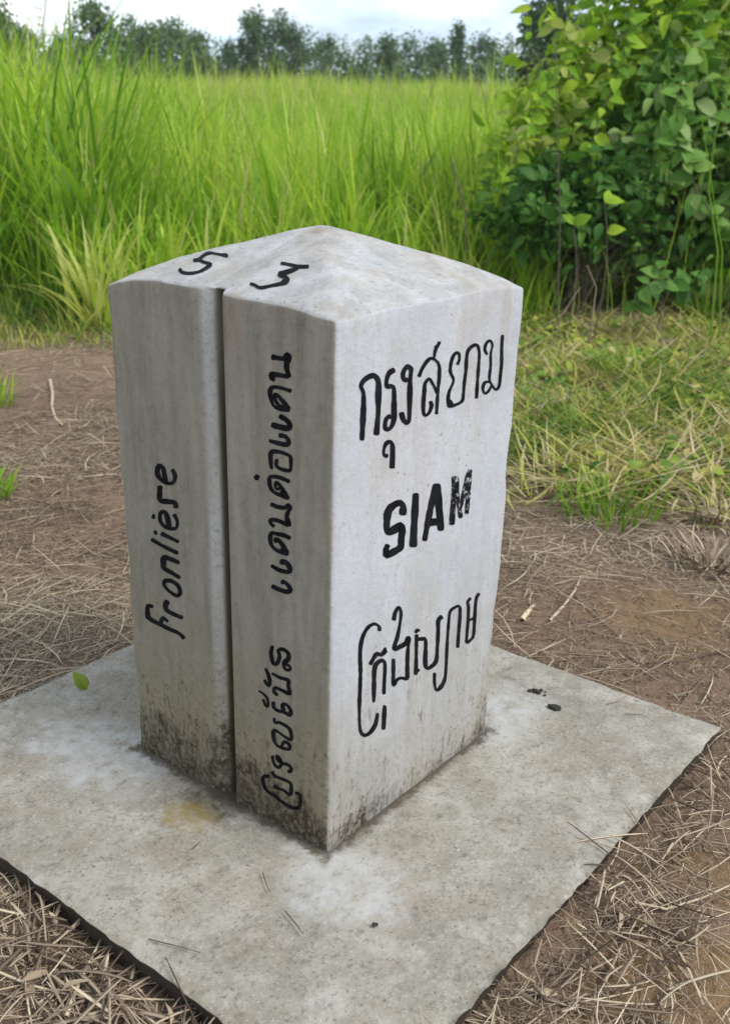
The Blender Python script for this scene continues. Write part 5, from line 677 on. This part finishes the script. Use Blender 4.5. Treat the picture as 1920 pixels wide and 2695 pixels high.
stalk('pale bare stem rising out of the dark hollow under the bush', [gpt(1310, 790, 5.9), at(1318, 700, 5.9), at(1326, 640, 5.9), at(1305, 590, 5.9)], .006, straw_mat)
stalk('thin dry stem slanting in the dark hollow beside the marker', [gpt(1225, 770, 6.0), at(1250, 700, 6.0), at(1290, 640, 6.0)], .005, straw_mat)
# ================================================================== small things
leaf_t = NT('fallen_leaf'); leaf_m = leaf_mat('yellow_green_leaf', [(0., (.12, .22, .02)), (1., (.33, .42, .05))], .35, .45)
def single_leaf(name, label, p, size, nr, upv, mat, tint, cat='leaf', aspect=.7, group=None):
    Vv, Ff, tt = leaves_mesh(np.zeros((1, 3)), np.array([nr], float), np.array([upv], float), np.array([size]), np.array([tint]), aspect, .35)
    o = mesh_obj(name, Vv, Ff, mat, None, {'tint': tt})
    bm = bmesh.new(); bm.from_mesh(o.data); bmesh.ops.subdivide_edges(bm, edges=bm.edges[:], cuts=1, use_grid_fill=True); bmesh.ops.solidify(bm, geom=bm.faces[:], thickness=.0005); bm.to_mesh(o.data); bm.free()
    o.location = p; tag(o, label, cat, group); return o
p = at(187, 1538, z=.003)
single_leaf('fallen_leaf', 'curled yellow green leaf lying on the left part of the slab', p + Vector((.006, 0, .003)), .048, (.45, -.75, .35), (-.55, .1, .85), leaf_m, .8, aspect=.62)
def crumb(label, u, v, spots, seed):
    p = at(u, v, z=0); r = random.Random(seed); bm = bmesh.new()
    for (dx, dy, s) in spots:
        m = Matrix.Translation((dx, dy, s * .45)) @ Matrix.Diagonal((s * r.uniform(.9, 1.5), s * r.uniform(.8, 1.2), s * .75, 1)); g = bmesh.ops.create_icosphere(bm, subdivisions=2, radius=1, matrix=m)
        for vv in g['verts']: vv.co += Vector((r.uniform(-1, 1), r.uniform(-1, 1), r.uniform(-1, 1))) * s * .16
    me = bpy.data.meshes.new('dropping'); bm.to_mesh(me); bm.free(); me.polygons.foreach_set('use_smooth', np.ones(len(me.polygons), bool))
    me.materials.append(drop_mat); o = bpy.data.objects.new('dropping', me); C.objects.link(o); o.location = p; tag(o, label, 'dropping', 'dark droppings on the slab')
drop_t = NT('dark_dung'); do_ = drop_t.obj(); drop_mat = drop_t.done(drop_t.principled(drop_t.mix(drop_t.noise(do_, 220, 4, .6), (.018, .016, .012), (.06, .055, .04)), .9, drop_t.noise(do_, 300, 3, .6), .6, .004).outputs[0])
crumb('scattered small dark droppings on the slab, nearer the marker', 1192, 1540, [(0, 0, .0055), (.012, .005, .004), (-.013, .002, .0042), (.006, -.007, .0035), (.021, .000, .0022), (.017, -.016, .003), (-.004, .009, .003)], 5)
crumb('single larger dark dropping on the slab, farther from the marker', 1232, 1576, [(0, 0, .0075), (.009, -.004, .006), (-.008, .004, .005), (.004, -.008, .005), (.012, .004, .0035)], 6)
crumb('tiny dark crumb alone on the front of the slab', 832, 2060, [(0, 0, .0035), (.004, .001, .0024)], 8)
def lying(name, label, pix, r0, mat, lift=.004, cat='twig', tint=.7, group='loose twigs and stalks', on=None):
    pts = [(at(u, v, z=.002) if on else on_ground(u, v)) + Vector((0, 0, lift)) for u, v in pix]
    V = []; F = []; tube(V, F, [q - pts[0] for q in pts], r0, r0 * .55, 6)
    o = mesh_obj(name, np.array(V), F, mat, None, {'tint': np.full(len(V), tint)}); o.location = pts[0]; tag(o, label, cat, group); return o
lying('dry_stalk', 'long pale stalk slanting up at the bottom left corner', [(150, 2290), (178, 2215), (205, 2160), (232, 2108)], .0034, straw_mat, .022, tint=.95)
lying('dry_stalk', 'long straw lying under the slanting stalk at the bottom left', [(0, 2180), (70, 2210), (160, 2232), (280, 2240), (390, 2242)], .0022, straw_mat, .014, tint=.95)
lying('dry_stalk', 'long thin pale stalk running from the left edge toward the slab', [(0, 1395), (50, 1362), (110, 1330), (172, 1316)], .0042, straw_mat, .008, tint=.85)
lying('dry_stalk', 'curved pale stalk on the bare dirt at far left', [(112, 850), (118, 880), (116, 910), (124, 935), (140, 950)], .009, straw_mat, .008, tint=.85)
lying('dry_stalk', 'forked pale stalk on the bare dirt right of the slab', [(1222, 1388), (1255, 1352), (1278, 1320), (1292, 1288)], .0045, straw_mat, .008, tint=.9)
lying('twig', 'dark thin twig lying across the dirt near the right picture edge', [(1440, 1482), (1520, 1474), (1624, 1450)], .004, straw_mat, .006, tint=.1)
lying('twig', 'thin twig on the dirt pointing at the right picture edge', [(1265, 1318), (1330, 1380), (1400, 1440)], .003, straw_mat, .006, tint=.45)
lying('wood_chip', 'short pale wood chip on the dirt right of the marker', [(1160, 1386), (1172, 1368), (1188, 1350)], .009, straw_mat, .006, 'wood chip', 1.)
lying('dry_stalk', 'long straw curving along the slab edge at lower right', [(1410, 2020), (1480, 2035), (1560, 2010), (1624, 1980)], .0026, straw_mat, .010, tint=.9)
lying('dry_stalk', 'long straw running down to the bottom edge at lower right', [(1330, 2230), (1375, 2130), (1420, 2050), (1470, 2010)], .0026, straw_mat, .012, tint=.75)
for lab, pix, tn in (('thin dark needle lying near the left front edge of the slab', [(330, 2092), (385, 2105), (446, 2122)], .12), ('short dark sliver on the front of the slab', [(585, 1945), (592, 1968), (600, 1985)], .05), ('fine dark sliver in the middle front of the slab', [(635, 2030), (660, 2060), (675, 2080)], .1), ('short dark sliver low on the left of the slab', [(430, 1890), (445, 1875)], .05), ('fine straw lying on the far right part of the slab', [(1600 - 210, 1590), (1425, 1592), (1455, 1608)], .3), ('thin straw on the slab behind the droppings', [(1390 - 40, 1568), (1375, 1562), (1395, 1550)], .4)):
    lying('needle', lab, pix, .0011, straw_mat, .0012, 'needle', tn, 'slivers lying on the slab', on=1)
tuft('dried grey brown plant clump at the right picture edge', 1580, 1262, 220, .10, .11, .50, 311, straw_mat, 1.15)
tuft('small heap of dry stems above the dried clump at the right edge', 1596, 1150, 160, .14, .13, .62, 312, straw_mat, 1.25)
p = on_ground(1600, 1175); single_leaf('dry_leaf', 'grey brown dead leaf among dry stems at the right edge', p + Vector((0, 0, .03)), .085, (.1, -.3, .9), (-.9, .3, .1), straw_mat, .40, 'dry leaf')
p = on_ground(1500, 790); single_leaf('dry_leaf', 'reddish brown dead leaf under the thicket', p + Vector((0, 0, .03)), .16, (.1, -.6, .8), (-.9, .1, .2), straw_mat, .35, 'dry leaf')
# ================================================================== trees beyond the field
tree_leaf = leaf_mat('far_tree_leaf', [(0., (.050, .092, .046)), (.5, (.11, .185, .085)), (.85, (.19, .28, .11)), (1., (.27, .36, .14))], .3, .6, .2)  # leaf colours lightened to suggest distance haze
def tree(label, u, vtop, dist, wpx, seed, ncl=26, nleaf=1500, tint0=.5, shape='round', name='field_tree', group='trees along the far edge of the field', low=.12):
    r = np.random.RandomState(seed); p = at(u, vtop, dist); gz = float(ground_z(p.x, p.y)); h = p.z - gz; wd = wpx * 1.12 / 2297 * dist / 2
    root = empty(name, (p.x, p.y, gz)); tag(root, label, 'tree', group)
    V = []; F = []; tube(V, F, [(0, 0, -.1), (.03 * wd, .02, h * .35), (.06 * wd * r.randn(), .05, h * .7), (.05 * wd * r.randn(), 0, h * .93)], .035 * h * .5 + .03, .015, 7)
    cen = []
    for k in range(ncl):
        u_ = r.rand() * 6.283; zf = low + (1 - low) * r.rand() ** .85
        if shape == 'round': q = math.sin(math.pi * min(.97, .18 + .78 * zf)) ** .7
        elif shape == 'spire': q = (1.02 - zf) ** .8 * .9 + .05
        elif shape == 'vase': q = .45 + .6 * zf * (.5 + .5 * r.rand())
        else: q = .6 + .3 * math.sin(zf * 5)
        rr_ = wd * q * (.35 + .65 * r.rand() ** .5); c_ = (rr_ * math.cos(u_), rr_ * math.sin(u_), h * zf * (.93 + .05 * r.rand())); cen.append(c_)
        if k % 2 == 0: z0 = c_[2] * (.45 + .25 * r.rand()); tube(V, F, [(.02, 0, z0), (c_[0] * .5, c_[1] * .5, z0 + (c_[2] - z0) * .6), c_], .012 * h * .4 + .012, .006, 5)
    mesh_obj('trunk', np.array(V), F, bark_mat, root)
    cen = np.array(cen); ci = r.randint(0, ncl, nleaf); sg = np.array([wd * .17 + .05, wd * .17 + .05, h * .050 + .06]); pos = cen[ci] + r.randn(nleaf, 3) * sg * (.6 + .7 * r.rand(ncl)[ci])[:, None]
    nr = r.randn(nleaf, 3) * .7 + np.array([0, -.1, .7]); upv = r.randn(nleaf, 3) + np.array([0, 0, -.3])
    tint = np.clip(tint0 + .30 * (r.rand(ncl)[ci] - .5) + .13 * r.randn(nleaf), 0, 1)
    Vv, Ff, tt = leaves_mesh(pos, nr, upv, (.045 + .026 * h) * (.6 + .8 * r.rand(nleaf)), tint, .6, .2)
    mesh_obj('crown', Vv, Ff, tree_leaf, root, {'tint': tt}); return root
TREES = [
 ('dark rounded tree at the left picture edge', 6, 22, 34, 75, 'round', .40),
 ('small low tree between the left edge tree and the bare one', 70, 72, 42, 70, 'round', .55),
 ('low bushy tree just right of the bare tree', 128, 78, 44, 60, 'wide', .6),
 ('tallest round topped tree at the left of the far row', 203, 14, 36, 105, 'round', .55),
 ('loose tree standing right of the tallest left one', 276, 44, 46, 70, 'vase', .45),
 ('low wide tree between two taller ones on the left', 322, 66, 52, 80, 'wide', .55),
 ('broad grey green tree left of the gap of sky', 376, 44, 54, 95, 'round', .45),
 ('pale sloping tree at the left side of the sky gap', 440, 74, 52, 95, 'wide', .6),
 ('lowest tree in the gap of sky', 505, 98, 56, 70, 'wide', .45),
 ('narrow forked tree with two upright tufts', 552, 34, 50, 46, 'vase', .35),
 ('tufted dark tree right beside the forked one', 598, 32, 52, 62, 'vase', .40),
 ('round dark tree in the middle of the row', 655, 62, 56, 88, 'round', .35),
 ('low wide tree right of the middle round one', 722, 86, 60, 90, 'wide', .45),
 ('feathery tree with an uneven top', 790, 82, 58, 80, 'vase', .5),
 ('pointed tree rising right of the middle', 862, 60, 54, 70, 'spire', .5),
 ('broad dark tree right of the pointed one', 915, 84, 58, 90, 'round', .40),
 ('low dark tree before the slim spire', 975, 92, 60, 80, 'wide', .38),
 ('slim spire shaped tree', 1022, 58, 56, 36, 'spire', .35),
 ('wide dark tree right of the slim spire', 1070, 84, 58, 90, 'round', .35),
 ('low tree near the right end of the far row', 1128, 80, 54, 70, 'vase', .45),
 ('dark ragged tree standing taller behind the thicket', 1205, 20, 30, 90, 'round', .30),
 ('tall dark tree rising above the thicket to the picture top', 1262, -40, 28, 110, 'vase', .30),
 ('dark tree showing through the top right leaves', 1440, -30, 30, 130, 'round', .35),
 ('dark tree at the top right corner behind the thicket', 1590, -50, 30, 120, 'round', .35)]
for k, (lab, u, vt, d, wp, shp, t0) in enumerate(TREES):
    tree(lab, u, vt, d, wp, 400 + k, 26 if wp < 80 else 36, 2800 if wp < 80 else 4000, t0, shp, low=.02)
def filler():
    """the unbroken scrub at the foot of the far row: one mass nobody could count"""
    n = 60000; x = (RNG.rand(n) * 2 - 1) * 32; y = 50 + 14 * RNG.rand(n)
    h = .7 + 3.4 * np.clip(vnoise(x, y, 3.4, 81) - .15, 0, 1) ** 1.6 + 1.0 * vnoise(x, y, .8, 82)
    pos = np.stack([x, y, ground_z(x, y) + h * RNG.rand(n) ** .6], -1)
    Vv, Ff, tt = leaves_mesh(pos, RNG.randn(n, 3) * .7 + np.array([0, -.2, .7]), RNG.randn(n, 3), .14 + .16 * RNG.rand(n), np.clip(.38 + .4 * (vnoise(x, y, 1.5, 83) - .5) + .14 * RNG.randn(n), 0, 1), .6, .2)
    tag(mesh_obj('scrub', Vv, Ff, tree_leaf, None, {'tint': tt}), kind='stuff')
filler()
def bare_tree():
    p = at(100, 150, 38); gz = float(ground_z(p.x, p.y)); r = np.random.RandomState(5); root = empty('bare_tree', (p.x, p.y, gz)); tag(root, 'thin leafless dead tree at the left of the far row', 'tree', 'trees along the far edge of the field')
    V = []; F = []; h = at(112, -10, 38).z - gz; tube(V, F, [(0, 0, -.1), (.05, 0, h * .4), (.02, 0, h * .7), (.25, 0, h)], .075, .015, 6); mesh_obj('trunk', np.array(V), F, bark_mat, root)
    V = []; F = []
    for k in range(9):
        z0 = h * (.42 + .5 * r.rand()); a = r.rand() * 6.283; l = .35 + .6 * r.rand(); e = (l * math.cos(a), l * math.sin(a), z0 + .5 * l + .2); tube(V, F, [(.04, 0, z0), (e[0] * .5, e[1] * .5, z0 + .15 * l), e], .022, .006, 5)
    mesh_obj('branch', np.array(V), F, bark_mat, root)
bare_tree()
# ================================================================== the damp air over the field
def haze():
    V = [(x, y, z) for z in (-1.2, 14) for (x, y) in ((-60, -6), (60, -6), (60, 72), (-60, 72))]; F = [(3, 2, 1, 0), (4, 5, 6, 7), (0, 1, 5, 4), (1, 2, 6, 5), (2, 3, 7, 6), (3, 0, 4, 7)]
    t = NT('haze'); p = t.n('ShaderNodeVolumePrincipled'); p.inputs['Color'].default_value = (.92, .95, 1, 1); p.inputs['Density'].default_value = .0008; p.inputs['Anisotropy'].default_value = .2; t.link(p.outputs[0], t.out.inputs['Volume'])
    tag(mesh_obj('haze', np.array(V, float), F, t.m, smooth=False), kind='stuff')
haze()
